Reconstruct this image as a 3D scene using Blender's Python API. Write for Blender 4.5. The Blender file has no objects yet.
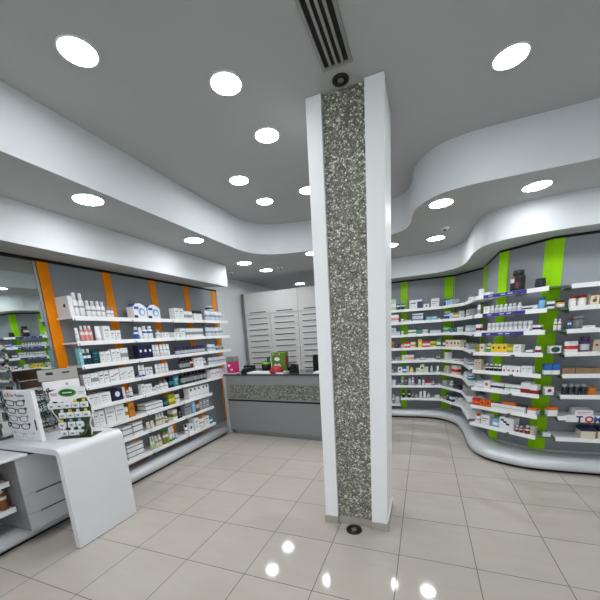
import bpy, bmesh, math, random
from mathutils import Vector, Matrix, Euler
random.seed(7)
S = bpy.context.scene
COL = S.collection
PI = math.pi

# ------------------------------------------------------------------ materials
_m = {}
def nodes(m):
    m.use_nodes = True
    return m.node_tree.nodes, m.node_tree.links, m.node_tree.nodes['Principled BSDF']
def srgb(r, g, b):
    f = lambda c: (c/255/12.92) if c/255 <= .04045 else ((c/255+.055)/1.055)**2.4
    return (f(r), f(g), f(b), 1)
def mat(name, rgb, rough=.5, metal=0., spec=.5, var=0., scale=20., bump=0., **kw):
    if name in _m: return _m[name]
    m = bpy.data.materials.new(name); N, L, P = nodes(m)
    c = srgb(*rgb)
    P.inputs['Base Color'].default_value = c
    P.inputs['Roughness'].default_value = rough
    P.inputs['Metallic'].default_value = metal
    P.inputs['Specular IOR Level'].default_value = spec
    for k, v in kw.items(): P.inputs[k].default_value = v
    if var or bump:
        tc = N.new('ShaderNodeTexCoord'); nz = N.new('ShaderNodeTexNoise')
        nz.inputs['Scale'].default_value = scale; nz.inputs['Detail'].default_value = 4
        L.new(tc.outputs['Object'], nz.inputs['Vector'])
        if var:
            mx = N.new('ShaderNodeMix'); mx.data_type = 'RGBA'
            mx.inputs['A'].default_value = tuple(x*(1-var) for x in c[:3])+(1,)
            mx.inputs['B'].default_value = tuple(min(1, x*(1+var)) for x in c[:3])+(1,)
            L.new(nz.outputs['Fac'], mx.inputs['Factor']); L.new(mx.outputs['Result'], P.inputs['Base Color'])
        if bump:
            bp = N.new('ShaderNodeBump'); bp.inputs['Strength'].default_value = bump; bp.inputs['Distance'].default_value = .002
            L.new(nz.outputs['Fac'], bp.inputs['Height']); L.new(bp.outputs['Normal'], P.inputs['Normal'])
    _m[name] = m
    return m

PAL = dict(white=(232, 233, 235), offwhite=(222, 222, 218), grey=(150, 153, 158), lightgrey=(196, 199, 204), dark=(38, 40, 44), black=(17, 17, 19),
 navy=(22, 25, 66), purplenavy=(48, 42, 92), navyteal=(14, 40, 62), darkteal=(14, 62, 76), teal=(40, 140, 150), lightteal=(130, 198, 208),
 blue=(22, 96, 176), darkblue=(34, 62, 104), lightblue=(122, 178, 218), paleblue=(196, 208, 224), pink=(228, 148, 146), red=(196, 30, 38),
 darkred=(140, 22, 34), amber=(196, 128, 30), brown=(128, 78, 44), orange=(226, 108, 26), gold=(204, 160, 30), yellow=(226, 206, 60),
 olive=(150, 150, 42), palegreen=(196, 220, 170), green=(60, 150, 60), darkgreen=(22, 74, 52), cream=(226, 218, 196), beige=(190, 182, 166),
 kraft=(150, 122, 92), purple=(74, 36, 92), glass=(170, 176, 172), darkglass=(40, 58, 62))
WORD = dict(purplenavy='navy', navyteal='dark teal', darkteal='dark teal', lightteal='pale teal', darkblue='dark blue', lightblue='light blue',
 paleblue='pale blue', darkred='dark red', palegreen='pale green', darkgreen='dark green', lightgrey='light grey', offwhite='white', kraft='brown cardboard', glass='clear glass', darkglass='dark glass')
def pal(k):
    if k in ('glass', 'darkglass'):
        return mat('clear_'+k, PAL[k], .08, 0, .5, **{'Transmission Weight': .45})
    return mat('print_'+k, PAL[k], .38, var=.05, scale=60)
word = lambda k: WORD.get(k, k)

M_WHITE = mat('white_paint', (228, 230, 231), .55, var=.02, scale=3)
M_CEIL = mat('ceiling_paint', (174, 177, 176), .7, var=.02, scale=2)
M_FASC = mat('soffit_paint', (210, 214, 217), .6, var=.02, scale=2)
M_COLW = mat('pillar_paint', (243, 244, 245), .5, var=.01, scale=4)
M_SHELF = mat('white_shelf_enamel', (246, 247, 248), .35, var=.02, scale=8)
M_BRACKET = mat('grey_bracket_metal', (120, 120, 122), .4, .6)
M_BLACK = mat('black_plastic', (18, 18, 20), .45, var=.1)
M_GAP_SHADE = mat('black_gap_shade', (10, 10, 11), .8, var=.1)  # near-black that puts the shade of gaps and slots into the colour
M_PANEL = mat('grey_display_board', (143, 148, 153), .55, 0, .35, var=.03, scale=5)
M_ORANGE = mat('orange_strip', (244, 142, 0), .6, 0, .2, var=.04, scale=6)
M_GREEN = mat('green_strip', (150, 212, 0), .6, 0, .2, var=.04, scale=6)
M_PLINTH = mat('silver_white_plinth', (206, 209, 213), .28, .15, var=.02, scale=4)
M_COUNTER = mat('white_counter_lacquer', (226, 227, 231), .3, var=.015, scale=5)
M_CAB = mat('light_grey_laminate', (186, 187, 190), .4, var=.03, scale=5)
M_CABSIDE = mat('grey_laminate', (128, 128, 130), .45, var=.03, scale=5)
M_DESK = mat('grey_desk_lacquer', (132, 135, 136), .35, var=.03, scale=6)
M_DESKSIDE = mat('pale_grey_laminate', (176, 178, 182), .4, var=.03)
M_ALU = mat('brushed_aluminium', (182, 186, 190), .3, .8, var=.05, scale=40)
M_HANDLE = mat('handle_grey', (96, 96, 100), .35, .7)
M_RXCAB = mat('pharmacy_drawer_white', (206, 206, 204), .4, var=.03, scale=6)
M_DGLASS = mat('dark_counter_glass', (44, 58, 58), .06, 0, .6)
M_BASEB = mat('beige_skirting', (172, 166, 156), .3, var=.05, scale=10)
M_BRONZE = mat('dark_bronze', (52, 48, 42), .35, .6)
M_LENS = mat('spot_lens', (128, 124, 116), .2, .3)
M_PAPER = mat('white_card', (238, 238, 240), .45, var=.01)
M_STRIP = mat('purple_price_strip', (58, 52, 140), .35, var=.05)
M_GLSHELF = mat('greenish_shelf_glass', (150, 186, 180), .05, 0, .5, **{'Transmission Weight': .75, 'IOR': 1.45})

def m_emit(name, col, st):
    m = bpy.data.materials.new(name); N, L, P = nodes(m)
    P.inputs['Base Color'].default_value = (.9, .9, .9, 1)
    P.inputs['Emission Color'].default_value = col
    P.inputs['Emission Strength'].default_value = st
    return m
M_LAMP = m_emit('lamp_diffuser', (.955, .985, 1, 1), 41)

def m_floor():
    m = bpy.data.materials.new('polished_floor_tile'); N, L, P = nodes(m)
    tc = N.new('ShaderNodeTexCoord')
    br = N.new('ShaderNodeTexBrick'); br.offset = 0; br.squash = 1
    br.inputs['Scale'].default_value = 1; br.inputs['Brick Width'].default_value = .5; br.inputs['Row Height'].default_value = .5
    br.inputs['Mortar Size'].default_value = .0030; br.inputs['Mortar Smooth'].default_value = .1; br.inputs['Bias'].default_value = 0
    br.inputs['Color1'].default_value = srgb(192, 184, 175); br.inputs['Color2'].default_value = srgb(188, 180, 171); br.inputs['Mortar'].default_value = srgb(104, 98, 92)
    L.new(tc.outputs['Object'], br.inputs['Vector'])
    mp = N.new('ShaderNodeMapping'); mp.inputs['Scale'].default_value = (1.2, 5, 1); L.new(tc.outputs['Object'], mp.inputs['Vector'])
    nz = N.new('ShaderNodeTexNoise'); nz.inputs['Scale'].default_value = 2.2; nz.inputs['Detail'].default_value = 5; L.new(mp.outputs['Vector'], nz.inputs['Vector'])
    rp = N.new('ShaderNodeValToRGB'); rp.color_ramp.elements[0].color = (.97, .97, .965, 1); rp.color_ramp.elements[1].color = (1.03, 1.03, 1.03, 1)
    rp.color_ramp.elements[0].position = .3; rp.color_ramp.elements[1].position = .7
    L.new(nz.outputs['Fac'], rp.inputs['Fac'])
    mx = N.new('ShaderNodeMix'); mx.data_type = 'RGBA'; mx.blend_type = 'MULTIPLY'; mx.inputs['Factor'].default_value = 1
    L.new(br.outputs['Color'], mx.inputs['A']); L.new(rp.outputs['Color'], mx.inputs['B']); L.new(mx.outputs['Result'], P.inputs['Base Color'])
    ro = N.new('ShaderNodeMapRange'); ro.inputs['To Min'].default_value = .07; ro.inputs['To Max'].default_value = .6
    L.new(br.outputs['Fac'], ro.inputs['Value']); L.new(ro.outputs['Result'], P.inputs['Roughness'])
    P.inputs['Specular IOR Level'].default_value = .5
    return m
def m_pebble(name, sc, cols):
    m = bpy.data.materials.new(name); N, L, P = nodes(m)
    tc = N.new('ShaderNodeTexCoord')
    v = N.new('ShaderNodeTexVoronoi'); v.inputs['Scale'].default_value = sc; L.new(tc.outputs['Object'], v.inputs['Vector'])
    e = N.new('ShaderNodeTexVoronoi'); e.feature = 'DISTANCE_TO_EDGE'; e.inputs['Scale'].default_value = sc; L.new(tc.outputs['Object'], e.inputs['Vector'])
    sp = N.new('ShaderNodeSeparateColor'); L.new(v.outputs['Color'], sp.inputs['Color'])
    r = N.new('ShaderNodeValToRGB'); els = r.color_ramp.elements
    for i, c in enumerate(cols):
        el = els[i] if i < 2 else els.new(.5)
    for i, c in enumerate(cols):
        els[i].position = i/(len(cols)-1)
    for i, c in enumerate(cols): els[i].color = srgb(*c)
    L.new(sp.outputs['Red'], r.inputs['Fac'])
    ed = N.new('ShaderNodeMapRange'); ed.inputs['From Max'].default_value = .10; L.new(e.outputs['Distance'], ed.inputs['Value'])
    mx = N.new('ShaderNodeMix'); mx.data_type = 'RGBA'; mx.inputs['A'].default_value = srgb(46, 46, 42)
    L.new(ed.outputs['Result'], mx.inputs['Factor']); L.new(r.outputs['Color'], mx.inputs['B']); L.new(mx.outputs['Result'], P.inputs['Base Color'])
    b = N.new('ShaderNodeBump'); b.inputs['Distance'].default_value = .006; b.inputs['Strength'].default_value = .8
    L.new(ed.outputs['Result'], b.inputs['Height']); L.new(b.outputs['Normal'], P.inputs['Normal'])
    P.inputs['Roughness'].default_value = .35
    return m
def m_walltile():
    m = bpy.data.materials.new('white_wall_tile'); N, L, P = nodes(m)
    tc = N.new('ShaderNodeTexCoord'); mp = N.new('ShaderNodeMapping'); mp.inputs['Rotation'].default_value = (PI/2, 0, PI/2)
    sx = N.new('ShaderNodeSeparateXYZ'); cx = N.new('ShaderNodeCombineXYZ')
    L.new(tc.outputs['Object'], sx.inputs[0]); L.new(sx.outputs['Y'], cx.inputs['X']); L.new(sx.outputs['Z'], cx.inputs['Y'])
    br = N.new('ShaderNodeTexBrick'); br.offset = 0; br.inputs['Scale'].default_value = 1
    br.inputs['Brick Width'].default_value = .6; br.inputs['Row Height'].default_value = .3; br.inputs['Mortar Size'].default_value = .003
    br.inputs['Color1'].default_value = srgb(214, 218, 220); br.inputs['Color2'].default_value = srgb(210, 214, 217); br.inputs['Mortar'].default_value = srgb(194, 198, 202)
    L.new(cx.outputs[0], br.inputs['Vector']); L.new(br.outputs['Color'], P.inputs['Base Color'])
    P.inputs['Roughness'].default_value = .3
    return m
M_FLOOR = m_floor()
M_PEB = m_pebble('pebble_mosaic', 84, [(108, 108, 96), (142, 141, 127), (170, 168, 154), (250, 248, 238)])
M_PEBD = m_pebble('pebble_inlay', 62, [(84, 88, 80), (120, 124, 112), (150, 152, 140), (186, 188, 176)])
M_WTILE = m_walltile()
M_MIRROR = mat('mirror_silver', (206, 216, 214), .0, 1.)

# ------------------------------------------------------------------ mesh helpers
class MB:
    """collects shapes (with material slots) for one mesh object"""
    def __init__(s): s.bm = bmesh.new(); s.mats = []
    def mi(s, m):
        if m not in s.mats: s.mats.append(m)
        return s.mats.index(m)
    def box(s, x0, x1, y0, y1, z0, z1, m, bev=0, seg=2):
        r = bmesh.ops.create_cube(s.bm, size=1)
        for v in r['verts']:
            v.co = Vector(((x0+x1)/2+v.co.x*(x1-x0), (y0+y1)/2+v.co.y*(y1-y0), (z0+z1)/2+v.co.z*(z1-z0)))
        fs = set(f for v in r['verts'] for f in v.link_faces)
        i = s.mi(m)
        for f in fs: f.material_index = i
        if bev:
            es = list(set(e for v in r['verts'] for e in v.link_edges))
            rb = bmesh.ops.bevel(s.bm, geom=es, offset=bev, segments=seg, profile=.6, affect='EDGES')
            for f in rb['faces']: f.material_index = i
        return s
    def face(s, pts, m):
        f = s.bm.faces.new([s.bm.verts.new(p) for p in pts]); f.material_index = s.mi(m); return f
    def lathe(s, prof, m, n=16, c=(0, 0, 0), cap=True, mseg=None, axis=None):
        rings = []
        for r, z in prof:
            rings.append([s.bm.verts.new((c[0]+r*math.cos(2*PI*i/n), c[1]+r*math.sin(2*PI*i/n), c[2]+z)) for i in range(n)])
        for k in range(len(rings)-1):
            mm = mseg[k] if mseg else m
            ii = s.mi(mm)
            for i in range(n):
                f = s.bm.faces.new((rings[k][i], rings[k][(i+1) % n], rings[k+1][(i+1) % n], rings[k+1][i])); f.material_index = ii; f.smooth = True
        if cap:
            f = s.bm.faces.new(rings[0][::-1]); f.material_index = s.mi(m)
            f = s.bm.faces.new(rings[-1]); f.material_index = s.mi(mseg[-1] if mseg else m)
        return s
    def prism(s, poly, z0, z1, m):
        a = [s.bm.verts.new((x, y, z0)) for x, y in poly]; b = [s.bm.verts.new((x, y, z1)) for x, y in poly]
        n = len(poly); i = s.mi(m)
        for k in range(n):
            s.bm.faces.new((a[k], a[(k+1) % n], b[(k+1) % n], b[k])).material_index = i
        f1 = s.bm.faces.new(a[::-1]); f2 = s.bm.faces.new(b)
        f1.material_index = f2.material_index = i
        f1.normal_update(); f2.normal_update()
        if n > 4: bmesh.ops.triangulate(s.bm, faces=[f1, f2], ngon_method='EAR_CLIP')
        return s
    def tube(s, pts, r, m, n=6, closed=False):
        pts = [Vector(p) for p in pts]; rings = []; N = len(pts)
        for i, p in enumerate(pts):
            a = pts[(i-1) % N] if (closed or i > 0) else p; b = pts[(i+1) % N] if (closed or i < N-1) else p
            t = (b-a).normalized(); u = t.cross(Vector((0, 0, 1)))
            if u.length < .05: u = t.cross(Vector((0, 1, 0)))
            u.normalize(); w = t.cross(u)
            rings.append([s.bm.verts.new(p+r*(math.cos(2*PI*k/n)*u+math.sin(2*PI*k/n)*w)) for k in range(n)])
        ii = s.mi(m)
        for i in range(N if closed else N-1):
            A, B = rings[i], rings[(i+1) % N]
            for k in range(n):
                f = s.bm.faces.new((A[k], A[(k+1) % n], B[(k+1) % n], B[k])); f.material_index = ii; f.smooth = True
        if not closed:
            s.bm.faces.new(rings[0][::-1]).material_index = ii; s.bm.faces.new(rings[-1]).material_index = ii
        return s
    def disc(s, c, r, m, normal='-y', n=18, th=.0008, rx=None):
        rx = rx or r; a, b = [], []
        for i in range(n):
            u, w = rx*math.cos(2*PI*i/n), r*math.sin(2*PI*i/n)
            if normal == '-y': p, q = (c[0]+u, c[1], c[2]+w), (c[0]+u, c[1]-th, c[2]+w)
            elif normal == '-x': p, q = (c[0], c[1]+u, c[2]+w), (c[0]-th, c[1]+u, c[2]+w)
            a.append(s.bm.verts.new(p)); b.append(s.bm.verts.new(q))
        ii = s.mi(m)
        for k in range(n): s.bm.faces.new((a[k], a[(k+1) % n], b[(k+1) % n], b[k])).material_index = ii
        s.bm.faces.new(b).material_index = ii
        return s
    def mesh(s, name):
        bmesh.ops.recalc_face_normals(s.bm, faces=s.bm.faces)
        me = bpy.data.meshes.new(name); s.bm.to_mesh(me); s.bm.free()
        for m in s.mats: me.materials.append(m)
        return me
    def build(s, name, parent=None, loc=(0, 0, 0), rz=0):
        o = bpy.data.objects.new(name, s.mesh(name)); COL.objects.link(o)
        o.location = loc; o.rotation_euler = (0, 0, rz)
        if parent: o.parent = parent
        return o
def tag(o, label, cat, group=None):
    o['label'] = label; o['category'] = cat
    if group: o['group'] = group
    return o
def struct(o): o['kind'] = 'structure'; return o
def empty(name, loc=(0, 0, 0), rz=0):
    o = bpy.data.objects.new(name, None); COL.objects.link(o); o.location = loc; o.rotation_euler = (0, 0, rz); o.empty_display_size = .05
    return o
def dup_tree(o, parent=None):
    c = o.copy(); COL.objects.link(c)
    if parent: c.parent = parent
    for ch in list(o.children): dup_tree(ch, c)
    return c
def text_part(body, size, m, parent, loc, rot, name='lettering', ex=.0008, bold=0.):
    cu = bpy.data.curves.new('t', 'FONT'); cu.body = body; cu.size = size; cu.extrude = ex; cu.offset = bold
    t = bpy.data.objects.new('t', cu); COL.objects.link(t)
    dg = bpy.context.evaluated_depsgraph_get()
    me = bpy.data.meshes.new_from_object(t.evaluated_get(dg)); bpy.data.objects.remove(t)
    me.materials.clear(); me.materials.append(m)
    o = bpy.data.objects.new(name, me); COL.objects.link(o); o.parent = parent; o.location = loc; o.rotation_euler = rot
    return o
def smooth_path(pts, n=8):
    out = []; P = [Vector(p) for p in pts]
    for i in range(len(P)-1):
        p0, p1, p2, p3 = P[max(i-1, 0)], P[i], P[i+1], P[min(i+2, len(P)-1)]
        for k in range(n):
            t = k/n
            out.append(.5*((2*p1)+(-p0+p2)*t+(2*p0-5*p1+4*p2-p3)*t*t+(-p0+3*p1-3*p2+p3)*t**3))
    out.append(P[-1]); return out

# ------------------------------------------------------------------ camera
cam = bpy.data.objects.new('camera', bpy.data.cameras.new('camera')); COL.objects.link(cam)
yaw, pitch, roll = .3802, -.2026, -.06308
cy, sy, cp, sp, cr, sr = math.cos(yaw), math.sin(yaw), math.cos(pitch), math.sin(pitch), math.cos(roll), math.sin(roll)
fwd = Vector((-sy*cp, cy*cp, sp)); right = Vector((cy, sy, 0)); up = right.cross(fwd)
r2 = cr*right+sr*up; u2 = -sr*right+cr*up
R = Matrix((r2, u2, -fwd)).transposed().to_4x4()
cam.matrix_world = Matrix.Translation((2.1461, -1.1133, 1.6103)) @ R
cam.data.sensor_width = 36; cam.data.lens = 315.4/600*36; cam.data.shift_y = 100/600; cam.data.clip_start = .02
S.camera = cam

# ------------------------------------------------------------------ room shell
ZC, ZS = 3.167, 2.77
X0, X1, Y0, Y1 = -1.385, 5.2, -4.0, 6.6
struct(MB().box(X0-.1, X1+.1, Y0-.1, Y1+.1, -.1, 0, M_FLOOR).build('floor'))
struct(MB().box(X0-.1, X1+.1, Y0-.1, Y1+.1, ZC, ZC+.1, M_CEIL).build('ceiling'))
struct(MB().box(X0-.1, X0, Y0, Y1, 0, ZC, M_WTILE).build('wall_left'))
struct(MB().box(X0, 1.15, Y1, Y1+.1, 0, ZC, M_WHITE).build('wall_back'))
WX0, WX1, WZ0, WZ1 = .2, 4.9, .12, 2.72
struct(MB().box(X0, WX0, Y0-.1, Y0, 0, ZC, M_WHITE).box(WX1, X1, Y0-.1, Y0, 0, ZC, M_WHITE).box(WX0, WX1, Y0-.1, Y0, 0, WZ0, M_WHITE).box(WX0, WX1, Y0-.1, Y0, WZ1, ZC, M_WHITE).build('wall_front'))
win = struct(empty('added_window', (WX0, Y0-.05, WZ0)))  # unseen window, added behind the camera to brighten the room
wfm = MB(); ww_, wh_ = WX1-WX0, WZ1-WZ0
for a in (0, ww_/3-.03, 2*ww_/3-.03, ww_-.06): wfm.box(a, a+.06, -.03, .03, 0, wh_, M_ALU)
wfm.box(0, ww_, -.03, .03, 0, .06, M_ALU).box(0, ww_, -.03, .03, wh_-.06, wh_, M_ALU); wfm.build('added_window_frame', win)
mg = bpy.data.materials.new('added_window_glass'); N, L, P = nodes(mg)
tr = N.new('ShaderNodeBsdfTransparent'); gl = N.new('ShaderNodeBsdfGlossy'); gl.inputs['Roughness'].default_value = 0; mxs = N.new('ShaderNodeMixShader'); mxs.inputs[0].default_value = .08
L.new(tr.outputs[0], mxs.inputs[1]); L.new(gl.outputs[0], mxs.inputs[2]); L.new(mxs.outputs[0], N['Material Output'].inputs['Surface'])
MB().box(.02, ww_-.02, -.004, .004, .02, wh_-.02, mg).build('pane', win)
dl = bpy.data.lights.new('added_daylight_fill', 'AREA'); dl.shape = 'RECTANGLE'; dl.size = ww_; dl.size_y = wh_; dl.energy = 66; dl.color = (.86, .94, 1)  # cool fill light added outside the added window
dlo = bpy.data.objects.new('added_daylight_fill', dl); COL.objects.link(dlo); dlo.location = ((WX0+WX1)/2, Y0-.3, (WZ0+WZ1)/2); dlo.rotation_euler = (PI/2, 0, 0)
wr = [(1.15, 6.6), (1.15, 5.205), (2.632, 5.205), (3.005, 4.728), (3.005, 3.592), (3.411, 3.225), (5.2, 3.225), (5.2, -4), (5.35, -4), (5.35, 6.7), (1.15, 6.7)]
mbw = MB()
for a, b in zip(wr[:8], wr[1:8]):
    d = (Vector(b)-Vector(a)).normalized(); n = Vector((-d.y, d.x))*.08; e = d*.04
    mbw.prism([(a[0]-e.x*0, a[1]-e.y*0), b, (b[0]+n.x, b[1]+n.y), (a[0]+n.x, a[1]+n.y)], 0, ZC-.0005, M_WHITE)
struct(mbw.build('wall_right'))
# lowered soffit round the tray: vertical fascia + underside
tray = smooth_path([(-.175, -4), (-.175, 1.0), (-.175, 2.5), (-.165, 2.85), (-.11, 3.08), (.02, 3.26), (.22, 3.37), (.48, 3.435), (.75, 3.47), (1.1, 3.48), (1.45, 3.44), (1.73, 3.335), (1.91, 3.20), (1.985, 2.98), (2.005, 2.78), (2.04, 2.59), (2.13, 2.42), (2.26, 2.30), (2.42, 2.245), (2.6, 2.225), (3.2, 2.225), (5.2, 2.225)], 6)
poly = [(p.x, p.y) for p in tray]+[(5.2, 6.6), (-1.385, 6.6), (-1.385, -4)]
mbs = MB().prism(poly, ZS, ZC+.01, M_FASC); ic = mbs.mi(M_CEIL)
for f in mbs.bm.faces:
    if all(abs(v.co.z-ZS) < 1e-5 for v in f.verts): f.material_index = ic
so = struct(mbs.build('trim_1'))
# bulkheads over the shelving
def bulkhead(front, back, zf, zb, name):
    mb = MB(); i = mb.mi(M_FASC); ic = mb.mi(M_CEIL); bm = mb.bm; ring = []
    for (fx, fy), (bx, by) in zip(front, back):
        ring.append([bm.verts.new((fx, fy, ZS+.005)), bm.verts.new((fx, fy, zf)), bm.verts.new((bx, by, zb)), bm.verts.new((bx, by, ZS+.005))])
    for a, b in zip(ring, ring[1:]):
        for k in range(4): bm.faces.new((a[k], a[(k+1) % 4], b[(k+1) % 4], b[k])).material_index = ic if k == 1 else i
    bm.faces.new(ring[0]).material_index = i; bm.faces.new(ring[-1][::-1]).material_index = i
    return struct(mb.build(name))
bulkhead([(-.832, -4), (-.832, 3.50)], [(-1.384, -4), (-1.384, 3.50)], 2.448, 2.498, 'trim_2')
fr = smooth_path([(1.16, 4.77), (1.6, 4.76), (2.05, 4.75), (2.33, 4.70), (2.5, 4.58), (2.62, 4.40), (2.675, 4.1), (2.685, 3.75), (2.695, 3.45), (2.76, 3.17), (2.92, 3.01), (3.16, 2.94), (3.4, 2.915), (3.8, 2.905), (5.2, 2.90)], 5)
wl = wr[1:7]
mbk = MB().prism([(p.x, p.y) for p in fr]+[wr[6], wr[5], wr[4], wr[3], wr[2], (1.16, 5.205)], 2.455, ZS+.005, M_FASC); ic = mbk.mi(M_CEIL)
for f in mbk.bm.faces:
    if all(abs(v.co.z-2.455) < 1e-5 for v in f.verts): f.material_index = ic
struct(mbk.build('trim_3'))
# black strips standing in for the shade of the gap above the boards
struct(MB().box(-1.384, -1.35, -4, 3.92, 2.468, 2.494, M_GAP_SHADE).build('gap_shade_left'))
def ribbon(pts, z0, z1, th, m, mb=None):
    """thin upright band following a polyline; thickness goes to the right-hand (room) side"""
    mb = mb or MB(); V = [Vector(p) for p in pts]; off = []
    for i, p in enumerate(V):
        ds = []
        if i > 0: ds.append((V[i]-V[i-1]).normalized())
        if i < len(V)-1: ds.append((V[i+1]-V[i]).normalized())
        n = sum((Vector((d.y, -d.x)) for d in ds), Vector((0, 0))).normalized()
        k = 1/max(.4, n.dot(Vector((ds[0].y, -ds[0].x)))); off.append(p+n*th*k)
    for i in range(len(V)-1): mb.prism([tuple(V[i]), tuple(V[i+1]), tuple(off[i+1]), tuple(off[i])], z0, z1, m)
    return mb
struct(ribbon([(1.2, 5.2), (2.63, 5.2), (3.0, 4.727), (3.0, 3.59), (3.41, 3.22), (5.19, 3.22)], 2.428, 2.4548, .022, M_GAP_SHADE).build('gap_shade_right'))  # black ribbon painting in the gap's shade along the curving wall

# ------------------------------------------------------------------ pillar
col = tag(empty('pillar', (1.62, 1.54, 0)), 'white square pillar with a tall pebble mosaic panel on its front', 'pillar')
def at_col(mb, name): return mb.build(name, col, (-1.62, -1.54, 0))
at_col(MB().box(1.374, 1.888, 1.30, 1.70, 0, ZC-.001, M_COLW), 'shaft')
at_col(MB().box(1.374, 1.482, 1.256, 1.299, .066, ZC-.002, M_COLW, .003), 'pilaster')
at_col(MB().box(1.768, 1.892, 1.256, 1.299, .066, ZC-.002, M_COLW, .003), 'pilaster')
at_col(MB().box(1.483, 1.767, 1.283, 1.2995, .066, ZC-.002, M_PEB), 'mosaic_panel')
for a in ((1.364, 1.484, 1.250, 1.2995), (1.4845, 1.7655, 1.276, 1.2995), (1.766, 1.900, 1.250, 1.2995)):
    at_col(MB().box(*a, 0, .065, M_BASEB, .002), 'skirting')
at_col(MB().box(1.8885, 1.900, 1.3, 1.702, 0, .065, M_BASEB).box(1.8885, 1.898, 1.3, 1.702, .0655, .075, M_COLW), 'skirting')

# ------------------------------------------------------------------ plinths under the shelving
PROF = [(.03, .0), (.03, .032), (.0, .034), (-.008, .06), (-.004, .088), (.018, .115), (.055, .132), (.10, .134), (.16, .122), (.26, .104), (.36, .098)]
def plinth(path, wts, name, label):
    mb = MB(); rings = []; n = len(path)
    for i, p in enumerate(path):
        d = (path[min(i+1, n-1)]-path[max(i-1, 0)]).normalized(); nn = Vector((-d.y, d.x))
        ring = []
        for o, z in PROF:
            oo = o if o < .12 else .10+(o-.10)*wts[i]
            q = p+nn*oo; ring.append(mb.bm.verts.new((q.x, q.y, z)))
        rings.append(ring)
    iw, ib = mb.mi(M_PLINTH), mb.mi(M_GAP_SHADE)
    for a, b in zip(rings, rings[1:]):
        for k in range(len(PROF)-1):
            f = mb.bm.faces.new((a[k], b[k], b[k+1], a[k+1])); f.material_index = ib if k < 2 else iw; f.smooth = k >= 2
    for rg in (rings[0], rings[-1]):
        q = [mb.bm.verts.new((rg[-1].co.x, rg[-1].co.y, 0))]
        f = mb.bm.faces.new(rg+q); f.material_index = iw
    return tag(mb.build(name), label, 'plinth')
plinth([Vector((-1.015, y)) for y in (-3.9, -1, .5, 2, 3.34)], [.93]*5, 'plinth', 'long straight rounded silver-white plinth under the orange-striped shelving')
ctl = [(1.25, 4.80, 1), (1.6, 4.80, 1), (1.9, 4.80, 1), (2.2, 4.795, 1), (2.42, 4.72, .95), (2.58, 4.56, .75), (2.68, 4.30, .62), (2.715, 3.9, .6), (2.715, 3.55, .7), (2.74, 3.25, 1.1), (2.83, 3.03, 1.35), (3.0, 2.885, 1.4), (3.22, 2.79, 1.2), (3.5, 2.765, 1.05), (3.9, 2.765, 1.05), (5.15, 2.765, 1.05)]
sp3 = smooth_path(ctl, 6)
plinth([Vector((p.x, p.y)) for p in sp3], [p.z for p in sp3], 'plinth', 'long curving silver-white plinth under the green-striped shelving')

# ------------------------------------------------------------------ wall shelving units
ZL = [1.93, 1.68, 1.44, 1.22, 1.0, .765, .54, .26]
ZR = [1.933, 1.718, 1.494, 1.260, 1.035, .813, .58, .344]
TH = .03
def shelf_poly(poly, z, parent, nfront, m=None):
    """shelf board from a plan polygon; the first nfront points are its front edge, which carries a taller lip"""
    mb = MB(); m = m or M_SHELF
    mb.prism(poly, z-.018, z, m)
    for a, b in zip(poly[:nfront-1], poly[1:nfront]):
        a, b = Vector(a), Vector(b); d = (b-a).normalized(); n = Vector((d.y, -d.x))
        c1, c2 = a+n*.006, b+n*.006
        mb.prism([(a.x, a.y), (b.x, b.y), (c2.x, c2.y), (c1.x, c1.y)], z-.036, z+.008, m)
    return mb.build('shelf', parent)
def bracket(parent, x, y, z, ang, ln=.22):
    mb = MB(); mb.bm
    pts = [(0, -.004), (ln, -.004), (ln, -.05), (0, -.018)]
    a = [mb.bm.verts.new((-.004, ln-p[0]+.02, z-.018+p[1]+.003)) for p in [(0, 0), (ln, 0), (ln, -.02), (0, -.05)]]
    b = [mb.bm.verts.new((.004, v.co.y, v.co.z)) for v in a]
    i = mb.mi(M_BRACKET)
    for k in range(4): mb.bm.faces.new((a[k], a[(k+1) % 4], b[(k+1) % 4], b[k])).material_index = i
    mb.bm.faces.new(a).material_index = i; mb.bm.faces.new(b[::-1]).material_index = i
    return mb.build('bracket', parent, (x, y, 0), ang)
LB = [('L1', 1.07, 1.755, 8), ('L2', 1.755, 2.44, 8), ('L3', 2.44, 3.115, 8), ('L4', 3.115, 3.93, 5)]
LLAB = ['grey shelving bay with orange uprights beside the mirror', 'grey shelving bay with orange uprights, second from the mirror',
        'grey shelving bay with orange uprights, third from the mirror', 'grey shelving bay with five short shelves beside the service desk']
LSH = [(1.095, 1.778), (1.784, 2.448), (2.454, 3.143), (3.149, 3.83)]
for (sec, a, b, n), lab, (sa, sb) in zip(LB, LLAB, LSH):
    u = tag(empty('wall_shelving', (0, 0, 0)), lab, 'shelving', 'orange shelving bays')
    MB().box(-1.382, -1.36, a+.002, b-.002, .11, 2.467, M_PANEL).build('back_panel', u)
    st = [a]+([3.82] if sec == 'L4' else [])
    for y in st:
        MB().box(-1.3595, -1.351, y-.052, y+.052, .11, 2.466, M_ORANGE).build('upright_strip', u)
    for r in range(n):
        zz = ZL[r]
        s = shelf_poly([(-1.113, sa), (-1.113, sb), (-1.345, sb), (-1.345, sa)][::1], zz, u, 2)
        bracket(u, -1.345+.0, sa+.02, zz, -PI/2)
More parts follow.
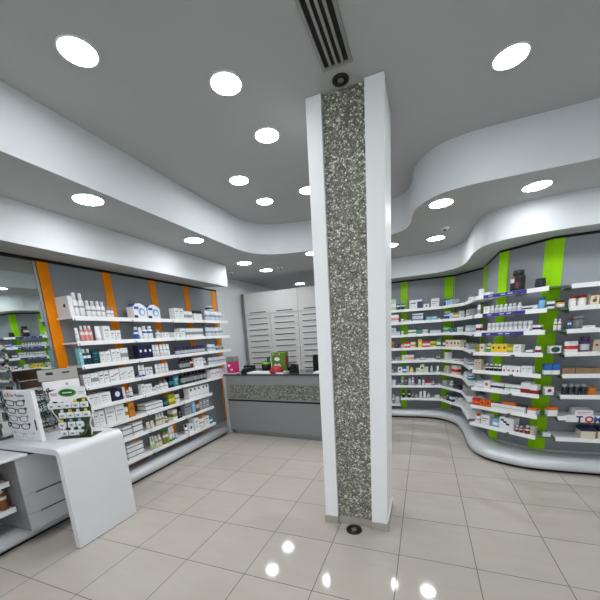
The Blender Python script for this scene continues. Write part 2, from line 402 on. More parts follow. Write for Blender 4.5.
RB = [('A1', [(1.2, 5.18), (2.61, 5.18)], [[(1.74, 5.18), (1.85, 5.18)], [(2.46, 5.18), (2.60, 5.18)]], 'grey back-wall shelving bay with green uprights behind the pillar'),
      ('A2', [(2.625, 5.175), (2.98, 4.722), (2.98, 3.605)], [[(2.98, 4.62), (2.98, 4.42)]], 'curving corner shelving bay between the back wall and the round bay'),
      ('B', [(2.98, 3.585), (3.385, 3.215)], [[(2.985, 3.58), (3.065, 3.507)]], 'angled shelving bay with purple shelf-edge strips'),
      ('C', [(3.40, 3.2), (4.9, 3.2)], [[(3.345, 3.252), (3.40, 3.20), (3.49, 3.20)]], 'rightmost shelving bay with long white shelves at the right edge')]
RSH = {'A1': ([(1.30, 4.93), (2.425, 4.93), (2.425, 5.165), (1.30, 5.165)], 2),
       'A2': ([(2.431, 4.93), (2.715, 4.43), (2.735, 3.68), (2.965, 3.68), (2.965, 4.71), (2.61, 5.165), (2.431, 5.165)], 3),
       'B': ([(2.73, 3.44), (3.315, 2.93), (3.32, 3.19), (2.972, 3.565), (2.90, 3.63)], 2),
       'C': ([(3.50, 2.93), (4.80, 2.93), (4.80, 3.185), (3.50, 3.185)], 2)}
for sec, bp, strips, lab in RB:
    u = tag(empty('wall_shelving', (0, 0, 0)), lab, 'shelving', 'green shelving bays')
    ribbon(bp, .11, 2.43, -.018, M_PANEL).build('back_panel', u)
    for sp_ in strips: ribbon(sp_, .11, 2.4275, .012, M_GREEN).build('upright_strip', u)
    pl, nf = RSH[sec]
    for r in range(8):
        z = ZR[r]
        if sec == 'A1' and r == 7:
            shelf_poly([(1.76, 4.93)]+pl[1:3]+[(1.76, 5.165)], z, u, nf)
            shelf_poly([(1.30, 4.93), (1.755, 4.93), (1.755, 5.165), (1.30, 5.165)], .23, u, nf)
            continue
        sh = shelf_poly(pl, z, u, nf)
        if sec == 'A1':
            bracket(u, 1.79, 5.165, z, PI); bracket(u, 2.41, 5.165, z, PI)
        if sec == 'C': bracket(u, 3.515, 3.185, z, PI)
        if sec == 'B':
            P, Q = Vector((2.73, 3.44)), Vector((3.315, 2.93)); d = (Q-P).normalized(); n = Vector((d.y, -d.x)); ang = math.atan2(d.y, d.x)
            bracket(u, 3.21, 3.24, z, ang+PI)
            if r < 3:
                L_ = (Q-P).length
                c = P+n*.0078
                st = MB().box(.10, L_*.74, -.0012, 0, z-.034, z+.0065, M_STRIP)
                for q in (.16, .30, .38): st.box(q, q+.05, -.0018, -.0013, z-.018, z-.006, pal('lightgrey'))
                st = st.build('price_strip', sh, (c.x, c.y, 0), ang); st['label'] = 'purple price strip'
        if sec == 'C' and r == 6:
            sg = MB().box(3.57, 4.25, 2.9185, 2.9235, z-.050, z+.024, M_PAPER).build('price_strip', sh); sg['label'] = 'white strip with blue and red letters'
            x = 3.655
            for ch, c in (('T', 'darkblue'), ('O', 'red'), ('M', 'blue'), ('C', 'blue')):
                text_part(ch, .088, pal('navy' if c == 'darkblue' else c), sg, (x, 2.918, z-.046), (PI/2, 0, 0), ex=.002, bold=.003); x += .072 if ch != 'M' else .084
# glass fillers between the angled bay and the rightmost bay
GORD = ['top', 'second', 'third', 'fourth', 'fifth', 'sixth', 'seventh', 'lowest']
for r in range(8):
    z = ZR[r]
    g = MB().box(3.322, 3.496, 2.945, 3.185, z-.010, z, M_GLSHELF).build('glass_shelf')
    tag(g, f'{GORD[r]} small greenish glass shelf bridging two white-shelved bays over green strip', 'glass shelf', 'glass bridging shelves')

# ------------------------------------------------------------------ products
def rects(des, c1, c2):
    """front design as (x0,x1,z0,z1,colour) in 0..1; wrap=True bands run round the sides"""
    if des == 'band': return [(0, 1, .30, .62, c2)], True
    if des == 'topband': return [(0, 1, .70, 1, c2)], True
    if des == 'bottomband': return [(0, 1, 0, .42, c2)], True
    if des == 'stripe': return [(0, 1, .42, .58, c2)], True
    if des == 'line': return [(.12, .88, .62, .70, c2), (.12, .6, .40, .45, c2)], False
    if des == 'text': return [(.2, .8, .66, .76, c2), (.2, .62, .50, .54, c2), (.2, .7, .30, .34, c2)], False
    if des == 'scribble': return [(.08, .4, .44, .5, c2), (.36, .66, .52, .58, c2), (.6, .92, .60, .66, c2), (.1, .5, .2, .24, c2)], False
    if des == 'corner': return [(.62, 1, 0, .8, c2), (.1, .5, .6, .7, c2)], False
    if des == 'topdots': return [(.3, .7, .72, .92, c2), (.2, .8, .18, .22, 'grey')], False
    if des == 'swoosh': return [(.1, .32, .68, .84, c2), (.28, .52, .52, .70, c2), (.48, .72, .36, .54, c2)], False
    if des == 'panel' or des == 'fruit': return [(0, 1, .84, 1, 'brown'), (0, 1, 0, .06, 'brown'), (.0, .07, 0, 1, 'brown'), (.93, 1, 0, 1, 'brown')], False
    if des == 'tray': return [(.05, .95, .42, .52, c2)], False
    return [], False
_mc = {}
def carton_mesh(w, d, h, c1, c2, des):
    key = ('c', round(w, 3), round(d, 3), round(h, 3), c1, c2, des)
    if key in _mc: return _mc[key]
    mb = MB(); base = pal(c1); rc, wrap = rects(des, c1, c2)
    def grid(u0, u1, f, rl):
        us = sorted(set([0, 1]+[q for r in rl for q in r[:2]])); zs = sorted(set([0, 1]+[q for r in rl for q in r[2:4]]))
        for i in range(len(us)-1):
            for j in range(len(zs)-1):
                cu, cz = (us[i]+us[i+1])/2, (zs[j]+zs[j+1])/2; m = base
                for r in rl:
                    if r[0] < cu < r[1] and r[2] < cz < r[3]: m = pal(r[4])
                q = [f(us[i], zs[j]), f(us[i+1], zs[j]), f(us[i+1], zs[j+1]), f(us[i], zs[j+1])]
                mb.face(q, m)
    hw = w/2
    side = [r for r in rc if wrap]
    grid(0, 1, lambda u, z: (-hw+u*w, 0, z*h), rc)
    grid(0, 1, lambda u, z: (-hw, d-u*d, z*h), side)
    grid(0, 1, lambda u, z: (hw, u*d, z*h), side)
    grid(0, 1, lambda u, z: (hw-u*w, d, z*h), side)
    tm = pal(c2) if des == 'topband' else base
    mb.face([(-hw, 0, h), (hw, 0, h), (hw, d, h), (-hw, d, h)], tm); mb.face([(-hw, d, 0), (hw, d, 0), (hw, 0, 0), (-hw, 0, 0)], base)
    bmesh.ops.remove_doubles(mb.bm, verts=mb.bm.verts, dist=1e-6)
    rr = min(w, h)
    if des == 'dot': mb.disc((0, 0, h*.58), rr*.24, pal(c2))
    if des == 'bigdot': mb.disc((0, 0, h*.5), rr*.40, pal(c2), rx=w*.4)
    if des == 'dots':
        for q in (-.28, .0, .28): mb.disc((q*w, 0, h*(.5+.15*(q == 0))), rr*.11, pal(c2))
    if des == 'bottomdot': mb.disc((0, 0, h*.3), rr*.22, pal(c2))
    if des == 'fruit': mb.disc((0, 0, h*.42), rr*.22, pal('brown')); mb.disc((w*.08, 0, h*.66), rr*.13, pal('olive'))
    if des == 'sidedot': mb.disc((-hw, d*.35, h*.55), h*.09, pal(c2), '-x')
    _mc[key] = mb.mesh('carton'); return _mc[key]
def bottle_meshes(w, h, c1, c2, des):
    key = ('b', round(w, 3), round(h, 3), c1, c2, des)
    if key in _mc: return _mc[key]
    r = w*.46; hb = h*.74; b = pal(c1)
    lab = pal('white' if c1 in ('black', 'dark', 'darkteal', 'navy', 'blue', 'green', 'darkred') and des != 'label' else (c2 if des == 'label' else ('grey' if c1 in ('white', 'cream') else 'white')))
    mb = MB()
    if c1 == 'black' and c2 == 'green': ms = [b, pal('darkgreen'), pal('grey'), b, b, b]; zz = (.0, .14, .26, .70)
    elif des == 'label': ms = [b, b, lab, b, b, b]; zz = (.0, .16, .62, .80)
    elif c1 == 'white': ms = [b, b, b, b, b, b]; zz = (0, .3, .5, .8)
    else: ms = [b, b, lab, b, b, b]; zz = (.0, .30, .58, .80)
    p = [(r*.94, 0), (r, hb*zz[1]), (r, hb*zz[2]), (r, hb*zz[3]), (r*.9, hb*.92), (r*.55, hb), (r*.5, hb+.002)]
    mb.lathe(p, b, 14, mseg=[ms[0], ms[1], ms[2], ms[3], ms[4], ms[5]])
    if c1 == 'white' and des != 'label':
        mb.lathe([(r*1.006, hb*.52), (r*1.012, hb*.53), (r*1.012, hb*.62), (r*1.006, hb*.63)], pal('grey' if c2 in ('white', 'grey') else c2), 14, cap=False)
    body = mb.mesh('body')
    cp_ = pal('white' if c2 == 'white' else ('dark' if c1 == 'black' else (c2 if des != 'label' else 'white')))
    rc = r*.62
    cap = MB().lathe([(rc, hb+.0025), (rc, h*.97), (rc*.88, h)], cp_, 12).mesh('cap')
    _mc[key] = (body, cap); return _mc[key]
def jar_meshes(w, h, c1, c2, des):
    key = ('j', round(w, 3), round(h, 3), c1, c2, des)
    if key in _mc: return _mc[key]
    r = w*.48; b = pal(c1)
    if des == 'protein':
        body = MB().lathe([(r*.94, 0), (r, h*.04), (r, h*.18), (r, h*.42), (r, h*.60), (r, h*.67), (r*.92, h*.74), (r*.66, h*.80), (r*.66, h*.815)], b, 24,
                          mseg=[b]*8)
        for f in body.bm.faces:
            c = f.calc_center_median()
            if c.y < 0 and c.x < -r*.1 and h*.42 < c.z < h*.6: f.material_index = body.mi(pal('lightgrey'))
            if c.y < 0 and c.x < r*.1 and h*.6 < c.z < h*.67: f.material_index = body.mi(pal('red'))
            if c.y < 0 and c.x > r*.2 and h*.2 < c.z < h*.5: f.material_index = body.mi(pal('darkred' if c.x < r*.5 else 'dark'))
        lid = MB().lathe([(r*.74, h*.816), (r*.76, h*.83), (r*.76, h*.985), (r*.70, h)], pal('black'), 24)
        _mc[key] = (body.mesh('body'), lid.mesh('lid')); return _mc[key]
    lc = pal('white') if c1 in ('white', 'lightgrey') else pal(c2)
    lb = pal({'white': 'lightgrey', 'lightgrey': 'white', 'purplenavy': 'lightgrey', 'cream': 'darkred', 'gold': 'white', 'purple': 'lightgrey', 'black': 'dark', 'orange': 'amber'}.get(c1, c1)) if c1 not in ('glass', 'darkglass') else b
    if des == 'label': lb = pal('lightgrey' if c1 != 'cream' else 'white')
    ms = [b, lb, b, b]
    if c1 == 'white' and c2 != 'white': ms = [b, pal(c2), b, b]
    if c1 == 'white' and c2 == 'white': ms = [b]*4
    body = MB().lathe([(r*.95, 0), (r, h*.14), (r, h*.52), (r, h*.68), (r*.86, h*.76)], b, 16, mseg=ms).mesh('body')
    lid = MB().lathe([(r*.9, h*.762), (r*.94, h*.78), (r*.94, h*.97), (r*.88, h)], lc, 16).mesh('lid')
    _mc[key] = (body, lid); return _mc[key]
def tube_meshes(w, h, c1, c2):
    key = ('t', round(w, 3), round(h, 3), c1, c2)
    if key in _mc: return _mc[key]
    mb = MB(); r = w*.44; n = 14; rings = []
    for t in (0, .2, .45, .5, .8, .97, 1):
        f = t; ry = r*(1-.9*f)*.9+.0015; rx = r*(1+.02*f)
        rings.append([mb.bm.verts.new((rx*math.cos(2*PI*i/n), ry*math.sin(2*PI*i/n), h*.15+h*.85*t)) for i in range(n)])
    for k in range(6):
        ii = mb.mi(pal(c2) if k == 2 and c2 != c1 else pal(c1))
        for i in range(n):
            f = mb.bm.faces.new((rings[k][i], rings[k][(i+1) % n], rings[k+1][(i+1) % n], rings[k+1][i])); f.material_index = ii; f.smooth = True
    mb.bm.faces.new(rings[0][::-1]); mb.bm.faces.new(rings[-1])
    body = mb.mesh('body')
    cap = MB().lathe([(r*.8, 0), (r*.82, .004), (r*.82, h*.145), (r*.78, h*.149)], pal('white' if c2 in ('grey', 'white') else c2), 12).mesh('cap')
    _mc[key] = (body, cap); return _mc[key]
def pouch_mesh(w, d, h, c1, c2, des):
    key = ('p', round(w, 3), round(d, 3), round(h, 3), c1, c2, des)
    if key in _mc: return _mc[key]
    mb = MB(); hw = w*.48; n = 10; rings = []
    for t, fx, fy in ((0, .92, .8), (.06, .98, 1), (.3, 1, 1), (.34, 1, 1), (.62, 1, .9), (.66, 1, .86), (.88, .97, .3), (1, .95, .05)):
        ring = []
        for i in range(16):
            a = 2*PI*i/16; c, s = math.cos(a), math.sin(a)
            ring.append(mb.bm.verts.new((hw*fx*math.copysign(abs(c)**.5, c), d/2+d/2*fy*math.copysign(abs(s)**.6, s), h*t)))
        rings.append(ring)
    for k in range(7):
        m = pal(c2) if (des == 'big' and k in (2, 3)) or (des != 'big' and k == 3) else (pal('white') if k in (2, 4) and des != 'big' else pal(c1))
        if k == 6: m = pal(c1)
        for i in range(16):
            f = mb.bm.faces.new((rings[k][i], rings[k][(i+1) % 16], rings[k+1][(i+1) % 16], rings[k+1][i])); f.material_index = mb.mi(m); f.smooth = True
    mb.bm.faces.new(rings[0][::-1]); mb.bm.faces.new(rings[-1])
    _mc[key] = mb.mesh('pouch'); return _mc[key]
def house_mesh(w, d, h):
    key = ('h', round(w, 3), round(d, 3), round(h, 3))
    if key in _mc: return _mc[key]
    mb = MB(); hw = w/2; e = h*.62
    # gable carton: gables face left/right ends, roof slopes to the front and back
    e = h*.76; prof = [(-hw, 0), (hw, 0), (hw, e), (hw*.15, h), (-hw*.5, h)]; prof = prof[:4]+[(-hw*.55, h*.97), (-hw, e)]
    a = [mb.bm.verts.new((x, 0, z)) for x, z in prof]; b = [mb.bm.verts.new((x, d, z)) for x, z in prof]
    W, Bl = mb.mi(pal('white')), mb.mi(pal('blue'))
    for k in range(6): mb.bm.faces.new((a[k], a[(k+1) % 6], b[(k+1) % 6], b[k])).material_index = Bl if k in (3, 4) else W
    mb.bm.faces.new(a).material_index = W; mb.bm.faces.new(b[::-1]).material_index = W
    mb.disc((w*.12, 0, e*.6), e*.34, pal('lightblue'), rx=w*.26); mb.disc((w*.16, -.0009, e*.55), e*.2, pal('white'), rx=w*.14)
    mb.box(-hw*.9, -hw*.2, -.0012, 0, e*.8, e*1.02, pal('blue')); mb.box(-hw*.95, -hw*.45, -.0012, 0, .004, e*.3, pal('navy'))
    _mc[key] = mb.mesh('house_carton'); return _mc[key]

SHELVED = [
 ('L1', 1, [
  (0.004, 0.046, 0.202, 'box', 'white', 'black', 'sidedot', 1, {'depth': 0.2}),
  (0.056, 0.115, 0.237, 'bottle', 'white', 'white', '', 1),
  (0.116, 0.172, 0.236, 'bottle', 'white', 'white', '', 1),
  (0.183, 0.406, 0.169, 'bottle', 'white', 'white', '', 4),
  (0.41, 0.504, 0.11, 'bottle', 'white', 'grey', '', 2),
 ]),
 ('L1', 2, [
  (0.017, 0.055, 0.141, 'tube', 'white', 'grey', '', 1),
  (0.066, 0.208, 0.162, 'bottle', 'pink', 'white', '', 3),
  (0.242, 0.311, 0.162, 'tube', 'white', 'white', '', 1),
  (0.317, 0.401, 0.162, 'box', 'white', 'grey', 'text', 1),
  (0.403, 0.531, 0.112, 'box', 'white', 'grey', 'text', 2),
 ]),
 ('L1', 3, [
  (0.004, 0.039, 0.176, 'box', 'lightteal', 'white', 'text', 1),
  (0.043, 0.138, 0.166, 'bottle', 'darkteal', 'white', '', 2),
  (0.143, 0.215, 0.161, 'box', 'darkteal', 'teal', 'text', 1),
  (0.233, 0.357, 0.126, 'box', 'white', 'grey', 'text', 2),
  (0.369, 0.476, 0.145, 'box', 'white', 'grey', 'text', 2),
  (0.485, 0.585, 0.15, 'box', 'white', 'grey', 'band', 2),
 ]),
 ('L1', 4, [
  (0.004, 0.079, 0.125, 'box', 'white', 'grey', 'text', 2),
  (0.087, 0.169, 0.128, 'box', 'white', 'grey', 'band', 2),
  (0.179, 0.289, 0.136, 'box', 'white', 'dark', 'line', 2),
  (0.299, 0.416, 0.138, 'box', 'white', 'dark', 'scribble', 1),
  (0.428, 0.63, 0.147, 'box', 'white', 'grey', 'scribble', 2),
 ]),
 ('L1', 5, [
  (0.01, 0.123, 0.125, 'box', 'white', 'grey', 'text', 2),
  (0.134, 0.272, 0.126, 'box', 'white', 'grey', 'text', 1),
  (0.291, 0.423, 0.132, 'box', 'navy', 'white', 'dot', 1),
  (0.434, 0.48, 0.138, 'tube', 'white', 'white', '', 1),
  (0.482, 0.516, 0.094, 'bottle', 'grey', 'white', '', 1),
  (0.528, 0.581, 0.12, 'tube', 'white', 'blue', '', 1),
 ]),
 ('L1', 6, [
  (0.022, 0.154, 0.172, 'box', 'white', 'grey', 'text', 2),
  (0.172, 0.41, 0.187, 'box', 'white', 'grey', 'line', 2),
  (0.413, 0.454, 0.135, 'box', 'white', 'amber', 'band', 1),
  (0.468, 0.55, 0.179, 'box', 'amber', 'brown', 'dot', 1),
 ]),
 ('L1', 7, [
  (0.337, 0.461, 0.134, 'box', 'white', 'navy', 'stripe', 1, {'layers': 2}),
  (0.478, 0.619, 0.142, 'box', 'white', 'navy', 'stripe', 2, {'layers': 2}),
 ]),
 ('L1', 8, [
  (0.348, 0.581, 0.178, 'box', 'white', 'navy', 'stripe', 2, {'layers': 3}),
 ]),
 ('L2', 1, [
  (0.084, 0.283, 0.187, 'house', 'white', 'blue', '', 1),
  (0.303, 0.506, 0.182, 'house', 'white', 'blue', '', 1),
 ]),
 ('L2', 2, [
  (0.05, 0.111, 0.152, 'bottle', 'blue', 'white', '', 1),
  (0.116, 0.167, 0.146, 'tube', 'white', 'white', '', 1),
  (0.18, 0.341, 0.164, 'bottle', 'white', 'blue', 'label', 2),
  (0.398, 0.467, 0.113, 'bottle', 'white', 'grey', '', 1),
  (0.47, 0.615, 0.078, 'box', 'white', 'grey', 'text', 2),
 ]),
 ('L2', 3, [
  (0.044, 0.268, 0.169, 'box', 'navy', 'white', 'dot', 3),
  (0.29, 0.592, 0.162, 'tube', 'white', 'grey', '', 5),
 ]),
 ('L2', 4, [
  (0.017, 0.115, 0.146, 'tube', 'white', 'blue', '', 2),
  (0.118, 0.212, 0.109, 'box', 'white', 'blue', 'text', 2),
  (0.286, 0.523, 0.129, 'tube', 'white', 'grey', '', 4),
 ]),
 ('L2', 5, [
  (0.004, 0.055, 0.13, 'box', 'white', 'navy', 'text', 1),
  (0.06, 0.177, 0.115, 'box', 'white', 'grey', 'text', 2),
  (0.179, 0.234, 0.061, 'box', 'white', 'grey', 'band', 1),
  (0.249, 0.312, 0.102, 'bottle', 'white', 'brown', '', 1),
  (0.322, 0.468, 0.118, 'bottle', 'white', 'grey', '', 2),
  (0.486, 0.555, 0.148, 'box', 'navy', 'teal', 'band', 1),
  (0.563, 0.646, 0.15, 'box', 'teal', 'white', 'text', 1),
 ]),
 ('L2', 6, [
  (0.02, 0.304, 0.104, 'box', 'white', 'navy', 'stripe', 2, {'layers': 2}),
  (0.324, 0.388, 0.116, 'box', 'darkteal', 'teal', 'band', 1),
  (0.422, 0.537, 0.148, 'box', 'olive', 'yellow', 'band', 1),
  (0.553, 0.65, 0.168, 'bottle', 'white', 'navy', '', 2),
 ]),
 ('L2', 7, [
  (0.004, 0.13, 0.096, 'tube', 'cream', 'grey', '', 2),
  (0.159, 0.313, 0.16, 'bottle', 'cream', 'white', '', 3),
  (0.315, 0.376, 0.089, 'bottle', 'olive', 'white', '', 1),
  (0.462, 0.547, 0.142, 'box', 'white', 'olive', 'band', 1),
  (0.555, 0.632, 0.113, 'box', 'navyteal', 'grey', 'text', 1),
 ]),
 ('L2', 8, [
  (0.004, 0.075, 0.182, 'bottle', 'palegreen', 'white', '', 2),
  (0.086, 0.209, 0.158, 'bottle', 'cream', 'white', '', 2),
  (0.236, 0.331, 0.215, 'bottle', 'olive', 'green', '', 2),
  (0.345, 0.456, 0.208, 'tube', 'white', 'green', '', 2),
  (0.458, 0.512, 0.08, 'bottle', 'lightblue', 'white', '', 1),
 ]),
 ('L3', 1, [
  (0.087, 0.27, 0.162, 'box', 'white', 'grey', 'text', 2),
  (0.293, 0.465, 0.129, 'box', 'white', 'grey', 'band', 2),
  (0.494, 0.681, 0.147, 'box', 'white', 'dark', 'topband', 2),
 ]),
 ('L3', 2, [
  (0.042, 0.136, 0.082, 'box', 'white', 'grey', 'text', 1),
  (0.162, 0.258, 0.131, 'box', 'white', 'grey', 'line', 1),
  (0.288, 0.681, 0.13, 'box', 'white', 'grey', 'band', 6),
 ]),
 ('L3', 3, [
  (0.043, 0.681, 0.11, 'jar', 'purplenavy', 'navy', '', 9),
 ]),
 ('L3', 4, [
  (0.061, 0.292, 0.171, 'bottle', 'black', 'green', '', 4),
  (0.304, 0.374, 0.165, 'bottle', 'darkred', 'black', '', 1),
  (0.381, 0.594, 0.144, 'box', 'white', 'grey', 'text', 2),
  (0.605, 0.681, 0.122, 'bottle', 'grey', 'white', '', 1),
 ]),
 ('L3', 5, [
  (0.056, 0.656, 0.185, 'bottle', 'black', 'green', '', 7),
 ]),
 ('L3', 6, [
  (0.166, 0.644, 0.161, 'box', 'white', 'dark', 'topdots', 5),
 ]),
 ('L3', 7, [
  (0.035, 0.172, 0.185, 'box', 'grey', 'dark', 'line', 2),
  (0.186, 0.262, 0.174, 'box', 'lightblue', 'white', 'text', 1),
  (0.28, 0.359, 0.185, 'box', 'brown', 'beige', 'band', 1),
  (0.374, 0.605, 0.165, 'box', 'grey', 'white', 'text', 3),
 ]),
 ('L3', 8, [
  (0.004, 0.063, 0.143, 'bottle', 'white', 'navy', '', 1),
  (0.072, 0.164, 0.133, 'box', 'white', 'blue', 'dot', 1),
  (0.193, 0.294, 0.194, 'box', 'white', 'grey', 'text', 1),
  (0.313, 0.442, 0.199, 'bottle', 'white', 'amber', '', 2),
  (0.45, 0.564, 0.153, 'box', 'white', 'red', 'text', 1),
  (0.57, 0.647, 0.121, 'box', 'teal', 'white', 'band', 1),
 ]),
 ('L4', 1, [
  (0.104, 0.578, 0.165, 'pouch', 'paleblue', 'grey', '', 4, {'top': 1}),
 ]),
 ('L4', 2, [
  (0.081, 0.541, 0.153, 'pouch', 'paleblue', 'grey', '', 4),
 ]),
 ('L4', 3, [
  (0.067, 0.268, 0.116, 'pouch', 'paleblue', 'grey', '', 2),
  (0.278, 0.51, 0.079, 'pouch', 'grey', 'dark', '', 2),
 ]),
 ('L4', 4, [
  (0.054, 0.504, 0.119, 'pouch', 'paleblue', 'grey', '', 4),
 ]),
 ('L4', 5, [
  (0.043, 0.434, 0.138, 'box', 'white', 'red', 'dots', 4),
 ]),
 ('A1', 1, [
  (0.257, 0.369, 0.195, 'box', 'palegreen', 'white', 'band', 2),
  (0.378, 0.522, 0.14, 'bottle', 'darkblue', 'lightblue', '', 2),
  (0.597, 0.803, 0.15, 'box', 'white', 'darkblue', 'corner', 1),
  (0.828, 0.917, 0.067, 'box', 'white', 'green', 'dot', 1),
  (0.947, 1.074, 0.145, 'box', 'white', 'grey', 'line', 1),
 ]),
 ('A2', 1, [
  (0.004, 0.095, 0.117, 'box', 'blue', 'white', 'corner', 1),
  (0.104, 0.235, 0.093, 'box', 'paleblue', 'grey', 'text', 1),
  (0.252, 0.354, 0.03, 'box', 'grey', 'white', 'text', 1),
 ]),
 ('A3', 1, [
  (0.004, 0.232, 0.092, 'bottle', 'white', 'grey', '', 1),
 ]),
 ('A1', 2, [
  (0.282, 0.412, 0.14, 'box', 'white', 'pink', 'band', 1),
  (0.447, 0.506, 0.078, 'bottle', 'white', 'green', '', 1),
  (0.515, 0.625, 0.036, 'box', 'white', 'grey', 'text', 2),
  (0.649, 0.823, 0.134, 'box', 'paleblue', 'navy', 'stripe', 1, {'layers': 2}),
  (0.872, 1.046, 0.066, 'box', 'lightteal', 'white', 'text', 2),
  (1.055, 1.104, 0.032, 'bottle', 'white', 'grey', '', 1),
 ]),
 ('A2', 2, [
  (0.004, 0.153, 0.127, 'bottle', 'blue', 'white', '', 3),
  (0.168, 0.248, 0.092, 'box', 'paleblue', 'white', 'text', 1),
  (0.261, 0.381, 0.091, 'box', 'gold', 'white', 'band', 1),
  (0.402, 0.451, 0.106, 'box', 'white', 'grey', 'text', 1),
 ]),
 ('A3', 2, [
  (0.004, 0.095, 0.108, 'box', 'white', 'grey', 'text', 1),
  (0.106, 0.228, 0.093, 'box', 'brown', 'white', 'band', 1),
  (0.231, 0.355, 0.108, 'box', 'grey', 'white', 'text', 1),
 ]),
 ('A1', 3, [
  (0.281, 0.369, 0.137, 'box', 'paleblue', 'grey', 'text', 1),
  (0.376, 0.438, 0.07, 'box', 'paleblue', 'white', 'band', 1),
  (0.456, 0.504, 0.092, 'bottle', 'white', 'green', '', 1),
  (0.576, 0.711, 0.082, 'box', 'white', 'green', 'band', 2),
  (0.727, 0.811, 0.074, 'box', 'teal', 'green', 'band', 1),
  (0.819, 0.901, 0.077, 'box', 'cream', 'brown', 'dot', 2),
  (0.942, 1.11, 0.057, 'box', 'paleblue', 'white', 'band', 4),
 ]),
 ('A2', 3, [
  (0.004, 0.126, 0.089, 'box', 'palegreen', 'teal', 'band', 2),
  (0.155, 0.236, 0.068, 'bottle', 'darkblue', 'teal', '', 1),
  (0.249, 0.358, 0.073, 'box', 'teal', 'navy', 'dot', 1),
  (0.367, 0.467, 0.085, 'box', 'white', 'paleblue', 'band', 2),
 ]),
 ('A3', 3, [
  (0.004, 0.307, 0.102, 'box', 'paleblue', 'white', 'band', 3),
 ]),
 ('A1', 4, [
  (0.263, 0.334, 0.122, 'box', 'olive', 'red', 'band', 1),
  (0.351, 0.413, 0.082, 'box', 'dark', 'grey', 'text', 1),
  (0.456, 0.512, 0.077, 'box', 'pink', 'cream', 'dot', 1),
  (0.517, 0.615, 0.118, 'box', 'red', 'white', 'band', 1),
  (0.62, 0.705, 0.104, 'box', 'cream', 'gold', 'band', 2),
  (0.746, 0.808, 0.142, 'box', 'yellow', 'white', 'dot', 1),
  (0.813, 0.945, 0.111, 'box', 'red', 'white', 'band', 2),
  (0.954, 1.043, 0.105, 'box', 'yellow', 'green', 'band', 2),
  (1.05, 1.116, 0.135, 'box', 'green', 'white', 'band', 1),
 ]),
 ('A2', 4, [
  (0.004, 0.072, 0.114, 'box', 'brown', 'white', 'band', 1),
  (0.081, 0.475, 0.115, 'box', 'cream', 'brown', 'dot', 4),
 ]),
 ('A3', 4, [
  (0.004, 0.037, 0.08, 'box', 'navy', 'grey', 'band', 1),
  (0.062, 0.396, 0.08, 'box', 'grey', 'white', 'text', 1),
 ]),
 ('A1', 5, [
  (0.279, 0.324, 0.055, 'bottle', 'dark', 'grey', '', 1),
  (0.351, 0.448, 0.061, 'box', 'grey', 'dark', 'text', 1),
  (0.474, 0.53, 0.103, 'box', 'palegreen', 'white', 'text', 1),
  (0.535, 0.682, 0.1, 'box', 'white', 'pink', 'band', 2),
  (0.7, 0.768, 0.03, 'box', 'white', 'grey', 'text', 1),
  (0.784, 0.868, 0.038, 'box', 'white', 'grey', 'band', 1),
  (0.877, 1.018, 0.03, 'box', 'white', 'grey', 'line', 2),
  (1.049, 1.114, 0.065, 'bottle', 'dark', 'white', '', 2),
 ]),
 ('A2', 5, [
  (0.078, 0.152, 0.129, 'box', 'white', 'grey', 'text', 1),
  (0.198, 0.332, 0.03, 'box', 'white', 'grey', 'text', 1),
  (0.358, 0.495, 0.03, 'box', 'white', 'red', 'band', 1),
 ]),
 ('A3', 5, [
  (0.004, 0.422, 0.072, 'box', 'grey', 'paleblue', 'band', 3),
 ]),
 ('A1', 6, [
  (0.278, 0.333, 0.054, 'bottle', 'darkred', 'white', '', 1),
  (0.404, 0.475, 0.108, 'box', 'white', 'dark', 'dot', 1),
  (0.484, 0.549, 0.115, 'box', 'blue', 'white', 'band', 1),
  (0.556, 0.598, 0.123, 'box', 'paleblue', 'white', 'text', 1),
  (0.605, 0.677, 0.094, 'bottle', 'yellow', 'yellow', '', 1),
  (0.719, 0.782, 0.083, 'box', 'white', 'green', 'dot', 1),
  (0.786, 0.857, 0.144, 'box', 'palegreen', 'dark', 'dot', 1),
  (0.863, 0.921, 0.098, 'box', 'white', 'grey', 'text', 1),
  (0.954, 0.999, 0.114, 'bottle', 'paleblue', 'white', '', 1),
  (1.058, 1.099, 0.111, 'tube', 'white', 'white', '', 1),
 ]),
 ('A2', 6, [
  (0.004, 0.064, 0.061, 'bottle', 'darkteal', 'white', '', 1),
  (0.075, 0.189, 0.131, 'box', 'beige', 'brown', 'text', 1),
  (0.271, 0.415, 0.148, 'box', 'cream', 'red', 'band', 2),
 ]),
 ('A3', 6, [
  (0.004, 0.222, 0.081, 'box', 'paleblue', 'white', 'band', 2),
  (0.272, 0.469, 0.082, 'bottle', 'teal', 'white', '', 1),
 ]),
 ('A1', 7, [
  (0.278, 0.368, 0.099, 'box', 'paleblue', 'white', 'text', 1),
  (0.458, 0.511, 0.163, 'bottle', 'grey', 'white', '', 1),
  (0.522, 0.575, 0.135, 'box', 'purple', 'white', 'text', 1),
  (0.582, 0.638, 0.134, 'bottle', 'paleblue', 'white', '', 1),
  (0.643, 0.689, 0.152, 'bottle', 'lightgrey', 'white', '', 1),
  (0.755, 0.801, 0.151, 'bottle', 'paleblue', 'navy', '', 1),
  (0.823, 0.869, 0.132, 'bottle', 'white', 'grey', '', 1),
  (0.878, 0.976, 0.104, 'box', 'darkred', 'white', 'bottomband', 1),
  (0.985, 1.035, 0.076, 'bottle', 'grey', 'white', '', 1),
  (1.086, 1.126, 0.048, 'bottle', 'white', 'grey', '', 1),
 ]),
 ('A2', 7, [
  (0.015, 0.16, 0.107, 'box', 'grey', 'white', 'text', 1),
  (0.189, 0.272, 0.108, 'bottle', 'grey', 'white', '', 1),
  (0.318, 0.512, 0.046, 'box', 'dark', 'grey', 'line', 1),
 ]),
 ('A3', 7, [
  (0.004, 0.418, 0.115, 'box', 'grey', 'white', 'text', 2),
